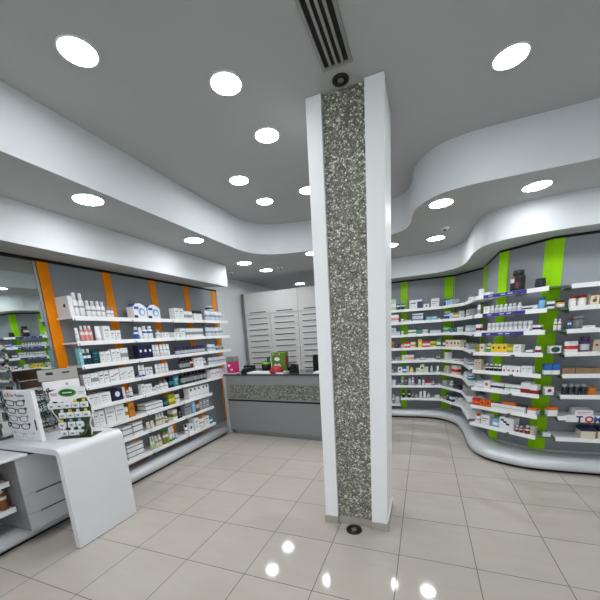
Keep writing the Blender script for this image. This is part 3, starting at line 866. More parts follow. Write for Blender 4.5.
 ]),
 ('A1', 8, [
  (0.477, 0.53, 0.145, 'bottle', 'black', 'cream', 'label', 1),
  (0.574, 0.636, 0.137, 'bottle', 'black', 'cream', 'label', 1),
  (0.654, 0.689, 0.09, 'bottle', 'dark', 'white', '', 1),
  (0.707, 0.75, 0.072, 'bottle', 'grey', 'white', '', 1),
  (0.776, 0.827, 0.119, 'tube', 'white', 'white', '', 1),
  (0.844, 0.895, 0.129, 'tube', 'white', 'white', '', 1),
  (0.913, 0.964, 0.092, 'bottle', 'paleblue', 'white', '', 1),
  (1.04, 1.126, 0.056, 'box', 'white', 'grey', 'text', 2),
 ]),
 ('A0', 9, [
  (0.295, 0.35, 0.172, 'bottle', 'grey', 'white', '', 1),
  (0.359, 0.432, 0.134, 'box', 'lightgrey', 'white', 'text', 1),
 ]),
 ('A2', 8, [
  (0.03, 0.102, 0.03, 'bottle', 'red', 'white', '', 1),
  (0.144, 0.229, 0.129, 'box', 'navy', 'white', 'text', 1),
  (0.238, 0.32, 0.136, 'box', 'darkblue', 'white', 'band', 1),
  (0.398, 0.468, 0.061, 'box', 'white', 'grey', 'text', 1),
  (0.474, 0.534, 0.1, 'box', 'white', 'grey', 'line', 1),
 ]),
 ('A3', 8, [
  (0.004, 0.303, 0.089, 'box', 'white', 'grey', 'text', 2),
 ]),
 ('B', 1, [
  (0.004, 0.069, 0.088, 'jar', 'white', 'white', '', 1),
  (0.078, 0.152, 0.038, 'box', 'white', 'grey', 'line', 1),
  (0.349, 0.496, 0.226, 'jar', 'black', 'black', 'protein', 1),
  (0.611, 0.71, 0.101, 'jar', 'black', 'black', '', 1),
 ]),
 ('B', 2, [
  (0.004, 0.042, 0.122, 'jar', 'white', 'grey', '', 1),
  (0.087, 0.159, 0.09, 'box', 'white', 'grey', 'text', 1),
  (0.166, 0.512, 0.094, 'bottle', 'lightgrey', 'white', 'label', 7),
  (0.519, 0.619, 0.049, 'box', 'white', 'navy', 'band', 3),
  (0.623, 0.674, 0.051, 'box', 'paleblue', 'white', 'text', 1),
  (0.676, 0.731, 0.12, 'jar', 'lightblue', 'blue', '', 1),
 ]),
 ('B', 3, [
  (0.004, 0.061, 0.109, 'box', 'white', 'darkred', 'band', 2),
  (0.084, 0.619, 0.03, 'box', 'white', 'grey', 'tray', 1, {'depth': 0.03}),
  (0.123, 0.622, 0.115, 'jar', 'lightgrey', 'white', '', 10, {'d': 0.045}),
  (0.64, 0.721, 0.065, 'box', 'white', 'navy', 'band', 2),
 ]),
 ('B', 4, [
  (0.017, 0.064, 0.096, 'box', 'olive', 'red', 'dot', 1),
  (0.068, 0.126, 0.102, 'box', 'cream', 'red', 'dot', 1),
  (0.132, 0.198, 0.108, 'bottle', 'green', 'white', '', 1),
  (0.206, 0.399, 0.101, 'box', 'yellow', 'red', 'dot', 3),
  (0.402, 0.467, 0.1, 'box', 'olive', 'yellow', 'band', 1),
  (0.472, 0.55, 0.094, 'box', 'white', 'grey', 'text', 1),
  (0.596, 0.666, 0.034, 'box', 'white', 'teal', 'bottomband', 1),
  (0.677, 0.734, 0.072, 'jar', 'white', 'darkred', '', 1),
 ]),
 ('B', 5, [
  (0.004, 0.098, 0.133, 'box', 'beige', 'red', 'text', 2),
  (0.14, 0.346, 0.086, 'bottle', 'dark', 'white', '', 4),
  (0.354, 0.557, 0.074, 'box', 'white', 'darkred', 'bottomdot', 4),
  (0.563, 0.674, 0.083, 'box', 'white', 'grey', 'text', 2),
 ]),
 ('B', 6, [
  (0.007, 0.061, 0.078, 'bottle', 'white', 'grey', '', 1),
  (0.066, 0.134, 0.085, 'box', 'paleblue', 'white', 'band', 1),
  (0.139, 0.228, 0.097, 'box', 'white', 'amber', 'dot', 1),
  (0.235, 0.396, 0.082, 'box', 'white', 'purple', 'band', 2),
  (0.403, 0.573, 0.082, 'box', 'white', 'green', 'stripe', 3),
  (0.576, 0.669, 0.119, 'box', 'white', 'darkred', 'bottomband', 1),
  (0.675, 0.742, 0.106, 'box', 'white', 'darkred', 'bottomband', 1),
 ]),
 ('B', 7, [
  (0.005, 0.102, 0.09, 'box', 'red', 'orange', 'band', 2),
  (0.109, 0.242, 0.082, 'box', 'orange', 'darkred', 'dot', 2),
  (0.259, 0.643, 0.065, 'box', 'white', 'grey', 'tray', 1, {'depth': 0.03}),
  (0.263, 0.353, 0.071, 'box', 'purple', 'white', 'band', 2, {'d': 0.045}),
  (0.365, 0.518, 0.093, 'box', 'orange', 'red', 'dot', 3, {'d': 0.045}),
  (0.532, 0.633, 0.08, 'box', 'darkteal', 'white', 'text', 2, {'d': 0.045}),
  (0.666, 0.75, 0.072, 'box', 'white', 'orange', 'topband', 1),
 ]),
 ('B', 8, [
  (0.043, 0.116, 0.124, 'bottle', 'white', 'red', '', 1),
  (0.138, 0.241, 0.125, 'box', 'white', 'dark', 'line', 1),
  (0.288, 0.355, 0.106, 'box', 'lightblue', 'white', 'band', 1),
  (0.36, 0.526, 0.144, 'box', 'white', 'navy', 'swoosh', 1),
  (0.544, 0.629, 0.077, 'bottle', 'darkred', 'white', '', 2),
  (0.64, 0.702, 0.096, 'bottle', 'darkred', 'white', '', 1),
  (0.706, 0.752, 0.103, 'box', 'beige', 'grey', 'text', 1),
 ]),
 ('G', 2, [
  (0.011, 0.065, 0.071, 'box', 'white', 'navy', 'band', 1),
  (0.078, 0.162, 0.073, 'jar', 'gold', 'black', '', 1),
 ]),
 ('G', 3, [
  (0.072, 0.143, 0.115, 'bottle', 'white', 'amber', 'label', 2),
 ]),
 ('G', 4, [
  (0.064, 0.158, 0.074, 'box', 'white', 'darkgreen', 'bigdot', 1),
 ]),
 ('G', 5, [
  (0.031, 0.167, 0.11, 'box', 'blue', 'white', 'bottomband', 2),
 ]),
 ('G', 6, [
  (0.055, 0.131, 0.085, 'box', 'white', 'darkred', 'dot', 1),
 ]),
 ('G', 7, [
  (0.095, 0.181, 0.097, 'box', 'white', 'orange', 'topband', 1),
 ]),
 ('G', 8, [
  (0.077, 0.146, 0.036, 'box', 'white', 'grey', 'text', 1),
 ]),
 ('C', 2, [
  (0.004, 0.067, 0.108, 'jar', 'cream', 'darkred', 'label', 1),
  (0.073, 0.151, 0.109, 'jar', 'cream', 'darkred', 'label', 1),
  (0.165, 0.244, 0.114, 'box', 'cream', 'brown', 'fruit', 1),
 ]),
 ('C', 3, [
  (0.004, 0.038, 0.118, 'bottle', 'blue', 'darkred', '', 2),
  (0.072, 0.185, 0.139, 'jar', 'glass', 'grey', '', 1, {'d': 0.1}),
  (0.139, 0.235, 0.032, 'box', 'white', 'grey', 'text', 1, {'depth': 0.03}),
 ]),
 ('C', 4, [
  (0.004, 0.125, 0.118, 'pouch', 'white', 'red', 'big', 1),
  (0.133, 0.217, 0.158, 'jar', 'purple', 'purple', 'label', 1),
  (0.233, 0.344, 0.122, 'box', 'beige', 'red', 'dot', 2),
 ]),
 ('C', 5, [
  (0.004, 0.113, 0.065, 'box', 'kraft', 'brown', 'text', 1),
  (0.117, 0.221, 0.062, 'box', 'kraft', 'brown', 'text', 1),
  (0.225, 0.342, 0.06, 'box', 'kraft', 'brown', 'text', 1),
 ]),
 ('C', 6, [
  (0.017, 0.229, 0.117, 'jar', 'darkglass', 'grey', '', 4),
  (0.237, 0.314, 0.085, 'jar', 'orange', 'amber', '', 1),
 ]),
 ('C', 7, [
  (0.154, 0.306, 0.071, 'box', 'white', 'red', 'line', 1),
 ]),
 ('C', 8, [
  (0.224, 0.347, 0.112, 'box', 'cream', 'navy', 'topband', 1),
  (0.367, 0.481, 0.119, 'box', 'cream', 'navy', 'topband', 1),
 ]),
]

SECT = {'L1': ((-1.113, 1.095), (-1.113, 1.775)), 'L2': ((-1.113, 1.785), (-1.113, 2.445)), 'L3': ((-1.113, 2.455), (-1.113, 3.14)), 'L4': ((-1.113, 3.15), (-1.113, 3.82)),
        'A1': ((1.30, 4.93), (2.43, 4.93)), 'A0': ((1.30, 4.93), (2.43, 4.93)), 'A2': ((2.43, 4.93), (2.715, 4.43)), 'A3': ((2.715, 4.43), (2.735, 3.68)),
        'B': ((2.73, 3.44), (3.315, 2.93)), 'G': ((3.315, 2.93), (3.50, 2.93)), 'C': ((3.50, 2.93), (4.60, 2.93))}
PLACE = {'L1': 'orange bay beside mirror', 'L2': 'second orange bay', 'L3': 'third orange bay', 'L4': 'orange bay beside desk', 'A1': 'green back-wall bay', 'A0': 'green back-wall bay',
         'A2': 'bend of corner bay', 'A3': 'side of corner bay', 'B': 'angled green bay', 'G': 'over green strip', 'C': 'rightmost bay'}
ORD = ['first', 'second', 'third', 'fourth', 'fifth', 'sixth', 'seventh', 'eighth', 'ninth', 'tenth', 'eleventh', 'twelfth']
ROWN = ['top', 'second', 'third', 'fourth', 'fifth', 'sixth', 'seventh', 'eighth', 'lowest short']
NOUN = {'box': 'carton', 'bottle': 'bottle', 'tube': 'tube', 'jar': 'jar', 'pouch': 'pouch', 'house': 'house-shaped carton'}
def describe(kind, c1, c2, des):
    a = word(c1); n = NOUN[kind]; b = word(c2)
    if kind == 'house': return 'white house-shaped carton with blue roof'
    if des == 'protein': return 'large black tub with grey and red label'
    if des == 'tray': return 'long low white tray'
    if kind == 'box':
        if des in ('band', 'topband', 'bottomband'): return f'{a} carton with {b} band'
        if des == 'stripe': return f'{a} carton with {b} stripe'
        if des in ('dot', 'bigdot', 'sidedot', 'bottomdot'): return f'{a} carton with {b} dot'
        if des in ('dots', 'topdots'): return f'{a} carton with {b} spots'
        if des in ('text', 'line', 'scribble'): return f'{a} carton with {b} print'
        if des == 'corner': return f'{a} carton with {b} corner'
        if des == 'swoosh': return f'{a} carton with {b} swoosh'
        if des == 'fruit': return 'brown-edged cream carton with fruit picture'
    if kind == 'bottle':
        if c1 == 'black' and c2 == 'green': return 'black bottle with green foot'
        return f'{a} bottle' if c1 == c2 else (f'{a} bottle with {b} label' if des == 'label' else f'{a} bottle with {b} cap')
    if kind == 'tube': return f'{a} tube with {b} band' if c1 != c2 else f'plain {a} tube'
    if kind == 'jar': return f'{a} jar' if c1 == c2 else (f'{a} jar with white lid' if c1 in ('white', 'lightgrey') else f'{a} jar with {b} lid')
    return f'{a} pouch with {b} print'
placed = {}
for sec, row, items in SHELVED:
    P, Q = Vector(SECT[sec][0]), Vector(SECT[sec][1]); d = (Q-P).normalized(); nrm = Vector((-d.y, d.x)); ang = math.atan2(d.y, d.x)
    z0 = .23 if sec == 'A0' else (ZL if sec[0] == 'L' else ZR)[row-1]
    z0 += .0006
    for it in items:
        s0, s1, h, kind, c1, c2, des, n = it[:8]; opt = it[8] if len(it) > 8 else {}
        lay = opt.get('layers', 1); w = (s1-s0)/n; h1 = h/lay
        maxd = .19 if sec in ('L1', 'L2', 'L3', 'L4', 'A1', 'A0', 'C', 'G') else .15
        src = None
        for k in range(n):
            for q in range(lay):
                gap = .0015 if n > 1 else 0
                ww = max(.012, w-gap*2)
                if kind == 'box':
                    dep = opt.get('depth') or min(maxd-.03, max(.05, ww*1.1))
                    hh = h1-.0008; jd = random.uniform(.010, .028) if not opt.get('d') else opt['d']
                    if des == 'tray': jd = .008
                    if lay > 1: jd = .016
                    o = bpy.data.objects.new('carton' if des != 'tray' else 'display_tray', carton_mesh(ww, dep, hh, c1, c2, des)); COL.objects.link(o)
                elif kind == 'pouch':
                    dep = min(.12, max(.04, ww*.6)); jd = .02; hh = h1
                    o = bpy.data.objects.new('pouch', pouch_mesh(ww, dep, hh*random.uniform(.94, 1), c1, c2, des)); COL.objects.link(o)
                elif kind == 'house':
                    dep = .11; jd = .03; o = bpy.data.objects.new('house_carton', house_mesh(ww, dep, h1)); COL.objects.link(o)
                else:
                    lim = .155 if kind == 'jar' else .12
                    wv = min(ww, lim); hh = h1
                    jd = (opt['d'] if opt.get('d') else random.uniform(.012, .022))+wv/2
                    if src is None:
                        o = empty({'bottle': 'bottle', 'tube': 'tube', 'jar': 'jar'}[kind])
                        if kind == 'bottle': ms = bottle_meshes(wv, hh, c1, c2, des); nm = ('body', 'cap')
                        elif kind == 'jar': ms = jar_meshes(wv, hh, c1, c2, des); nm = ('body', 'lid')
                        else: ms = tube_meshes(wv, hh, c1, c2); nm = ('body', 'cap')
                        for me, nn in zip(ms, nm):
                            ch = bpy.data.objects.new(nn, me); COL.objects.link(ch); ch.parent = o
                        src = o
                    else: o = dup_tree(src)
                sx = s0+w*(k+.5); p = P+d*sx+nrm*jd
                yawj = random.uniform(-.03, .03) if kind in ('box', 'pouch') and des != 'tray' and lay == 1 and ww < .09 and n < 3 else 0
                o.location = (p.x, p.y, z0+q*(h1+.0002)); o.rotation_euler = (0, 0, ang+yawj)
                placed.setdefault((describe(kind, c1, c2, des), PLACE[sec], row), []).append((sx, q, lay, o, kind, n))
        if opt.get('top'):
            o = bpy.data.objects.new('pouch', pouch_mesh(.14, .12, .085, 'white', 'dark', 'big')); COL.objects.link(o)
            p = P+d*(s0+(s1-s0)*.42)+nrm*.025; o.location = (p.x, p.y, z0+h+.0005); o.rotation_euler = (0, 0, ang)
            tag(o, 'white and black pack lying on the pouches of the top shelf', 'pouch')
            o.scale = (1, 1, 1)
for (desc, place, row), lst in placed.items():
    lst.sort(key=lambda t: (t[0], t[1]))
    cols = sorted(set(round(t[0], 4) for t in lst)); many = len(cols) > 1
    for sx, q, lay, o, kind, n in lst:
        i = cols.index(round(sx, 4))
        lab = (ORD[i]+' ' if many else '')+desc+(' from left' if many else '')
        if lay > 1: lab += ', '+(['bottom', 'top'] if lay == 2 else ['bottom', 'middle', 'top'])[q]+' of stack'
        sh = ROWN[row-1]+' shelf'
        lab += f', {sh}, {place}' if place != 'over green strip' else f', {ROWN[row-1]} glass shelf over green strip'
        ws = lab.split()
        if len(ws) > 16: lab = lab.replace(' with ', ' ').replace(' from left', '')
        tag(o, lab, NOUN[kind].replace('house-shaped ', ''), f'{desc}s on the {sh} of the {place}' if len(lst) > 1 else None)

# ------------------------------------------------------------------ mirror and low shelving at the left edge
mi = tag(empty('mirror', (-1.36, 0, 0)), 'tall wall mirror with a thin metal edge left of the orange strip', 'mirror')
MB().box(-.02, -.001, -1.2, .985, .86, 2.462, M_MIRROR).build('mirror_glass', mi)
MB().box(-.021, .006, .986, 1.008, .86, 2.464, M_ALU).build('edge_strip', mi)
lowu = tag(empty('wall_shelving', (0, 0, 0)), 'low white-shelved unit under the mirror at the left edge', 'shelving')
MB().box(-1.382, -1.36, -1.2, .243, .11, .785, M_CABSIDE).build('back_panel', lowu)
MB().box(-1.3595, -1.351, .06, .16, .11, .785, M_ORANGE).build('upright_strip', lowu)
for z in (.585, .355):
    shelf_poly([(-1.0, -1.2), (-1.0, .238), (-1.345, .238), (-1.345, -1.2)], z, lowu, 2); bracket(lowu, -1.345, .2, z, -PI/2, .3)
for i, (y, c, l) in enumerate(((.192, 'brown', 'brown bottle with cream label, nearest the drawer unit on low shelf'), (.112, 'orange', 'orange bottle on low shelf, second from the drawer unit'), (.03, 'amber', 'amber bottle on low shelf, third from the drawer unit'))):
    o = empty('bottle', (-1.06, y, .3556)); bm_ = bottle_meshes(.07, .195, c, 'cream', 'label')
    for me, nn in zip(bm_, ('body', 'cap')):
        ch = bpy.data.objects.new(nn, me); COL.objects.link(ch); ch.parent = o
    tag(o, l, 'bottle')
o = bpy.data.objects.new('carton', carton_mesh(.12, .1, .06, 'beige', 'brown', 'text')); COL.objects.link(o); o.location = (-1.03, .12, .5856); o.rotation_euler = (0, 0, PI/2)
tag(o, 'small beige carton on the upper low shelf at the left edge', 'carton')

# ------------------------------------------------------------------ left counter, drawer unit
cab = tag(empty('drawer_unit', (-1.1, .5, 0)), 'grey floor drawer unit under the white waterfall counter', 'drawer unit')
def at_cab(mb, name, par=None): return mb.build(name, par or cab, (1.1, -.5, 0) if par is None else (0, 0, 0))
at_cab(MB().box(-1.355, -.882, .25, .86, .15, .785, M_CABSIDE), 'carcass')
for i, (a, b) in enumerate(((.152, .296), (.298, .4665), (.468, .783))):
    dr = at_cab(MB().box(-.8815, -.86, .25, .858, a, b, M_CAB, .002), 'drawer')
    g = at_cab(MB().box(-.8598, -.859, .335, .857, b-.009, b-.0005, M_GAP_SHADE), 'grip', dr) if i < 2 else None
wt = tag(MB().box(-1.355, -.84, -1.2, .335, .786, .808, M_COUNTER, .008, 3).build('worktop'), 'rounded white worktop slab on the low unit at the left edge', 'worktop')
cn = tag(empty('counter', (-.7, .62, 0)), 'white waterfall counter with rounded corner and a floor-standing end', 'counter')
mb = MB(); pts = []
ro, ri = .065, .015; xo, zt, th = -.452, .862, .05
outer = [(-1.30, zt)]+[(xo-ro+ro*math.sin(a), zt-ro+ro*math.cos(a)) for a in [i*PI/2/8 for i in range(9)]]+[(xo-.004, .006)]
inner = [(xo-th-.004, .006)]+[(xo-th-ri+ri*math.cos(a), zt-th-ri+ri*math.sin(a)) for a in [i*PI/2/5 for i in range(6)]]+[(-1.30, zt-th)]
pf = outer+inner; ii = mb.mi(M_COUNTER)
A = [mb.bm.verts.new((x, .343 if x > -.6 else .343, z)) for x, z in pf]; B = [mb.bm.verts.new((x, .90, z)) for x, z in pf]
for k in range(len(pf)):
    f = mb.bm.faces.new((A[k], A[(k+1) % len(pf)], B[(k+1) % len(pf)], B[k])); f.material_index = ii; f.smooth = True
fa = mb.bm.faces.new(A); fb = mb.bm.faces.new(B[::-1]); fa.normal_update(); fb.normal_update(); bmesh.ops.triangulate(mb.bm, faces=[fa, fb], ngon_method='EAR_CLIP')
for f in mb.bm.faces:
    if len(f.verts) == 3: f.material_index = ii
ct = mb.build('waterfall_top', cn, (.7, -.62, 0))
bv = ct.modifiers.new('b', 'BEVEL'); bv.width = .006; bv.segments = 2; bv.limit_method = 'ANGLE'; bv.angle_limit = math.radians(50)
for p in ct.data.polygons: p.use_smooth = True
ct.data.set_sharp_from_angle(angle=math.radians(40))
MB().box(xo-th+.002, xo-.012, .35, .893, 0, .0058, M_GAP_SHADE).build('foot_strip', cn, (.7, -.62, 0))
MB().box(-1.30, -1.0, .40, .85, .7862, .8118, M_COUNTER).build('riser', cn, (.7, -.62, 0))

# poster display of spectacles
sg = tag(empty('display_board', (-1.05, .46, .8625), .0), 'white upright poster board printed with five pairs of glasses', 'display board')
SW, SH = .40, .44
MB().box(-SW/2, SW/2, 0, .03, 0, SH, M_PAPER, .003).build('board', sg)
def specs(mb, w, m, m2=None, y=0, r=.0035, z=0, x=0, tilt=0):
    lw = w*.41
    for sgn in (-1, 1):
        cx = x+sgn*w*.27; loop = []
        for i in range(18):
            a = 2*PI*i/18; c, s_ = math.cos(a), math.sin(a)
            loop.append((cx+lw/2*math.copysign(abs(c)**.7, c), y, z+w*.085*math.copysign(abs(s_)**.8, s_)+c*sgn*w*.015))
        mb.tube(loop, r, m, 6, True)
        mb.box(cx+sgn*lw*.46, cx+sgn*lw*.62, y-r, y+r, z+w*.05, z+w*.12, m)
    mb.tube([(x-w*.08, y, z+w*.03), (x, y, z+w*.055), (x+w*.08, y, z+w*.03)], r, m2 or m, 6)
    return mb
fr_cols = [('dark', 'dark'), ('dark', 'dark'), ('grey', 'red'), ('dark', 'brown')]
for i, (a, b_) in enumerate(fr_cols):
    specs(MB(), .27, pal(a), pal(b_), -.003, .0035, SH*.75-i*.068, -.05).build('printed_glasses', sg)
specs(MB(), .27, pal('lightgrey'), pal('dark'), -.003, .0022, SH*.75-4*.068-.012, -.02).build('printed_glasses', sg)
text_part('m', .045, pal('dark'), sg, (-.185, -.0005, SH*.87), (PI/2, 0, 0)); text_part('X', .062, pal('red'), sg, (-.15, -.0005, SH*.865), (PI/2, 0, 0))
text_part('fast', .038, pal('red'), sg, (-.10, -.0005, SH*.875), (PI/2, 0, 0)); text_part('Readers', .038, pal('dark'), sg, (-.03, -.0005, SH*.875), (PI/2, 0, 0))
MB().box(.155, .173, -.0015, -.0003, .10, .19, pal('navy')).build('printed_mark', sg)

# herbal cardboard stand with hanging packs
hs = tag(empty('cardboard_stand', (-.67, .63, .8625), .42), 'shaped green cardboard counter stand with a white leaf header', 'display stand')
M_HG = mat('leafy_green_card', (52, 66, 30), .5, var=.85, scale=34); 
out = [(-.15, 0), (-.17, .05), (-.15, .12), (-.17, .17), (-.215, .22), (-.225, .28), (-.19, .335), (-.14, .36), (.13, .36), (.2, .335), (.235, .27), (.23, .2), (.19, .14), (.17, .1), (.18, .05), (.17, 0)]
def plate(poly, y0, y1, m, name, par):
    mb = MB(); mb.prism([(x, z) for x, z in poly], y0, y1, m)
    for v in mb.bm.verts: v.co = Vector((v.co.x, v.co.z, v.co.y))
    return mb.build(name, par)
out = [(x*.76, z*1.02) for x, z in out]
plate(out, .006, .016, M_PAPER, 'backing_card', hs)
plate([(x*.93, .008+z*.96) for x, z in out], .002, .0055, M_HG, 'green_panel', hs)
hd = plate([(-.15, .325), (-.155, .40), (-.05, .44), (.06, .455), (.15, .43), (.15, .345), (.06, .335), (.0, .29), (-.06, .315)], -.004, .001, M_PAPER, 'header', hs)
lf = MB().disc((0, -.0045, .392), .034, pal('green'), rx=.075, th=.002).disc((0, -.0068, .394), .024, pal('darkgreen'), rx=.058, th=.001).build('leaf_emblem', hs)
MB().box(-.04, .04, -.0085, -.0079, .388, .399, pal('palegreen')).build('emblem_bar', hs)
for a, b, c, d_, cc in ((-.145, -.085, .385, .392, 'red'), (-.14, -.09, .370, .378, 'grey'), (.09, .14, .392, .397, 'grey'), (.09, .135, .378, .383, 'grey')):
    MB().box(a, b, -.0052, -.0042, c, d_, pal(cc)).build('printed_mark', hs)
MB().box(-.13, .15, -.05, .12, 0, .006, M_HG).build('foot', hs)
ft = MB().tube([(.06, -.035, .022), (.10, -.04, .04), (.13, -.03, .08), (.125, -.02, .12)], .014, M_HG, 8).build('leaf_curl', hs)
packs = [('top', .255, [-.145, -.078, -.012, .056, .125]), ('second', .17, [-.07, -.004, .062, .128]), ('third', .085, [-.09, -.012, .06]), ('bottom', .012, [-.085, -.016, .048])]
pm = None
rot = Matrix.Rotation(.42, 3, 'Z')
WHICH = {5: ['leftmost', 'second', 'third', 'fourth', 'rightmost'], 4: ['leftmost', 'second', 'third', 'rightmost'], 3: ['leftmost', 'middle', 'rightmost']}
for rn, z, xs in packs:
    for i, x in enumerate(xs):
        c = ('yellow' if (rn, i) in (('top', 3), ('top', 4), ('second', 1), ('second', 3), ('third', 0)) else ('lightblue' if rn == 'third' else 'white'))
        mb = MB(); mb.box(-.03, .03, -.02, 0, 0, .05, pal('white'), .006).box(-.02, .02, -.0205, -.0198, .010, .034, pal('lightgrey'))
        mb.box(-.006, .006, -.0212, -.0206, .018, .028, pal('dark'))
        o = empty('pack')
        mb.build('sachet', o); MB().lathe([(.012, .0502), (.012, .068), (.009, .074)], pal(c), 10, (0, -.01, 0)).build('cap', o)
        v = Vector((-.67, .63, .8625))+rot @ Vector((x, -.001, z+.004)); o.location = v; o.rotation_euler = (0, 0, .42)
        tag(o, f'{WHICH[len(xs)][i]} small white pack with {word(c)} cap, {rn} row of green cardboard stand', 'pack', 'small packs on the green cardboard stand')

# eyewear rack by the mirror
rk = tag(empty('eyewear_rack', (-1.12, .86, .8625), PI/2-.25), 'grey eyewear rack with header panels behind the green cardboard stand', 'display rack')
M_RACK = mat('rack_grey', (168, 166, 160), .5, var=.05)
MB().box(-.19, .16, -.06, .06, 0, .012, M_RACK, .003).build('base', rk)
MB().box(-.16, .16, -.012, .012, .47, .575, M_RACK, .004).box(-.10, -.045, -.0135, -.0119, .525, .55, pal('dark')).box(.03, .09, -.0135, -.0119, .53, .545, pal('dark')).build('header', rk)
MB().box(-.14, .16, -.010, .010, .385, .465, M_PAPER, .003).box(.04, .06, -.0115, -.0099, .415, .435, pal('grey')).build('info_panel', rk)
for x in (-.12, .12): MB().tube([(x, .013, .012), (x, .013, .50)], .008, M_ALU, 8).build('post', rk)
for z in (.12, .24, .36):
    MB().tube([(-.30, -.012, z), (.12, -.012, z)], .004, M_ALU, 6).build('arm', rk)
rkm = Matrix.Translation((-1.12, .86, .8625)) @ Matrix.Rotation(PI/2-.25, 4, 'Z')
gname = ['lowest', 'middle', 'highest']
gp = None
for zi, z in enumerate((.12, .24, .36)):
    for xi, x in enumerate((-.265, -.185, -.105)):
        if gp is None:
            gp = empty('reading_glasses'); mb = MB(); specs(mb, .115, pal('black'), None, 0, .0035, 0, 0); mb.build('rims', gp)
            MB().tube([(-.056, .0, .012), (-.054, .03, .014), (-.05, .05, -.06)], .003, pal('black'), 6).build('temple', gp)
            MB().tube([(.056, .0, .012), (.054, .03, .014), (.05, .05, -.06)], .003, pal('black'), 6).build('temple', gp)
            o = gp
        else: o = dup_tree(gp)
        o.matrix_world = rkm @ Matrix.Translation((x, -.028, z-.012)) @ Matrix.Rotation(random.uniform(-.25, .25)+PI/2*(.75 if xi % 2 else .9), 4, 'Y') @ Matrix.Rotation(random.uniform(-.4, .4), 4, 'X')
        tag(o, f'black reading glasses, {["outermost", "middle", "innermost"][xi]} on the {gname[zi]} arm of eyewear rack', 'glasses', 'reading glasses on the rack')

# ------------------------------------------------------------------ service desk
AD = math.radians(-4.5)
dk = tag(empty('service_desk', (-.976, 3.385, 0), AD), 'grey service desk with pebble mosaic band and dark glass top', 'desk')
DL, DD = 2.35, .55
MB().box(.0, DL, .012, DD, .085, 1.02, M_DESK).build('carcass', dk)
MB().box(.0, DL, -.012, .0115, .075, .583, M_DESK, .004).build('lower_panel', dk)
MB().box(.0, DL, -.004, .0115, .584, .612, M_GAP_SHADE).build('groove', dk)
MB().box(.0, .082, -.012, .0115, .613, 1.019, M_DESK).box(.082, DL, -.012, .0115, .866, 1.019, M_DESK).box(.082, DL, -.012, .0115, .613, .632, M_DESK).build('upper_panel', dk)
MB().box(.0825, DL, -.006, .0115, .6325, .8655, M_PEBD).build('mosaic_inlay', dk)
MB().box(.06, DL, .02, .3, 0, .084, M_DESK, .01).build('toe_kick', dk)
MB().box(-.03, DL+.02, -.03, DD+.02, 1.0205, 1.040, M_DGLASS, .002).build('glass_top', dk)
MB().box(-.075, -.002, -.01, DD, .0, 1.0195, M_DESKSIDE, .012, 3).build('side_panel', dk)
dkm = Matrix.Translation((-.976, 3.385, 0)) @ Matrix.Rotation(AD, 4, 'Z')
def on_desk(o, x, y, z=1.0405, rz=0):
    o.matrix_world = dkm @ Matrix.Translation((x, y, z)) @ Matrix.Rotation(rz, 4, 'Z'); return o
# pink tub
o = empty('sweet_tub'); MB().box(-.075, .075, -.075, .075, .012, .2, mat('pink_pack', (206, 36, 110), .4, var=.3, scale=30), .008).build('pink_packs', o)
MB().box(-.085, .085, -.085, .085, 0, .0115, M_PAPER, .003).build('tray', o); MB().box(-.076, .076, -.076, .076, .201, .285, mat('clear_lid', (170, 180, 170), .1, **{'Transmission Weight': .6}), .006).build('clear_lid', o)
MB().disc((-.02, -.0755, .14), .02, pal('white'), rx=.03).build('printed_mark', o); MB().disc((.03, -.0755, .07), .018, pal('white'), rx=.028).build('printed_mark', o)
tag(on_desk(o, .075, .12), 'pink see-through tub on the left end of the service desk', 'tub')
# black terminal
o = empty('card_terminal'); MB().box(-.11, .11, -.05, .05, 0, .03, M_BLACK, .008).build('base', o); MB().box(-.10, .0, -.035, .04, .031, .06, M_BLACK, .008).build('handset', o)
tag(on_desk(o, .285, .25, rz=.2), 'black telephone-like device behind the pink tub on service desk', 'telephone')
o = empty('receipt_printer'); MB().box(-.09, .09, -.06, .06, 0, .10, M_BLACK, .01).build('body', o); MB().box(-.07, .07, -.061, -.0605, .06, .068, pal('grey')).build('slot', o)
tag(on_desk(o, .20, .43, rz=.0), 'black box-shaped printer at the left rear of service desk', 'printer')
# white tray
o = MB().box(-.335, .335, -.10, .10, 0, .006, M_PAPER).box(-.335, .335, -.10, -.094, .006, .024, M_PAPER).box(-.335, .335, .094, .10, .006, .024, M_PAPER).box(-.335, -.329, -.094, .094, .006, .024, M_PAPER).box(.329, .335, -.094, .094, .006, .024, M_PAPER).build('tray')
tag(on_desk(o, .77, .105), 'long low white tray on the middle of the service desk', 'tray')
# pen pot
o = empty('pen_pot'); MB().lathe([(.07, 0), (.085, .165), (.08, .165), (.066, .008)], M_BLACK, 18).build('pot', o); MB().lathe([(.0865, .13), (.0895, .165), (.0855, .166)], mat('lime_band', (120, 190, 40), .4), 18, cap=False).build('rim_band', o)
for i, (x, y, l) in enumerate(((.03, 0, .24), (.05, .02, .25), (-.02, .02, .2))): MB().tube([(x*.6, y*.6, .02), (x*1.2, y, l)], .012 if i < 2 else .006, M_BLACK, 8).build('pen', o)
tag(on_desk(o, .62, .32), 'black pen pot with lime green rim on the service desk', 'pen pot')
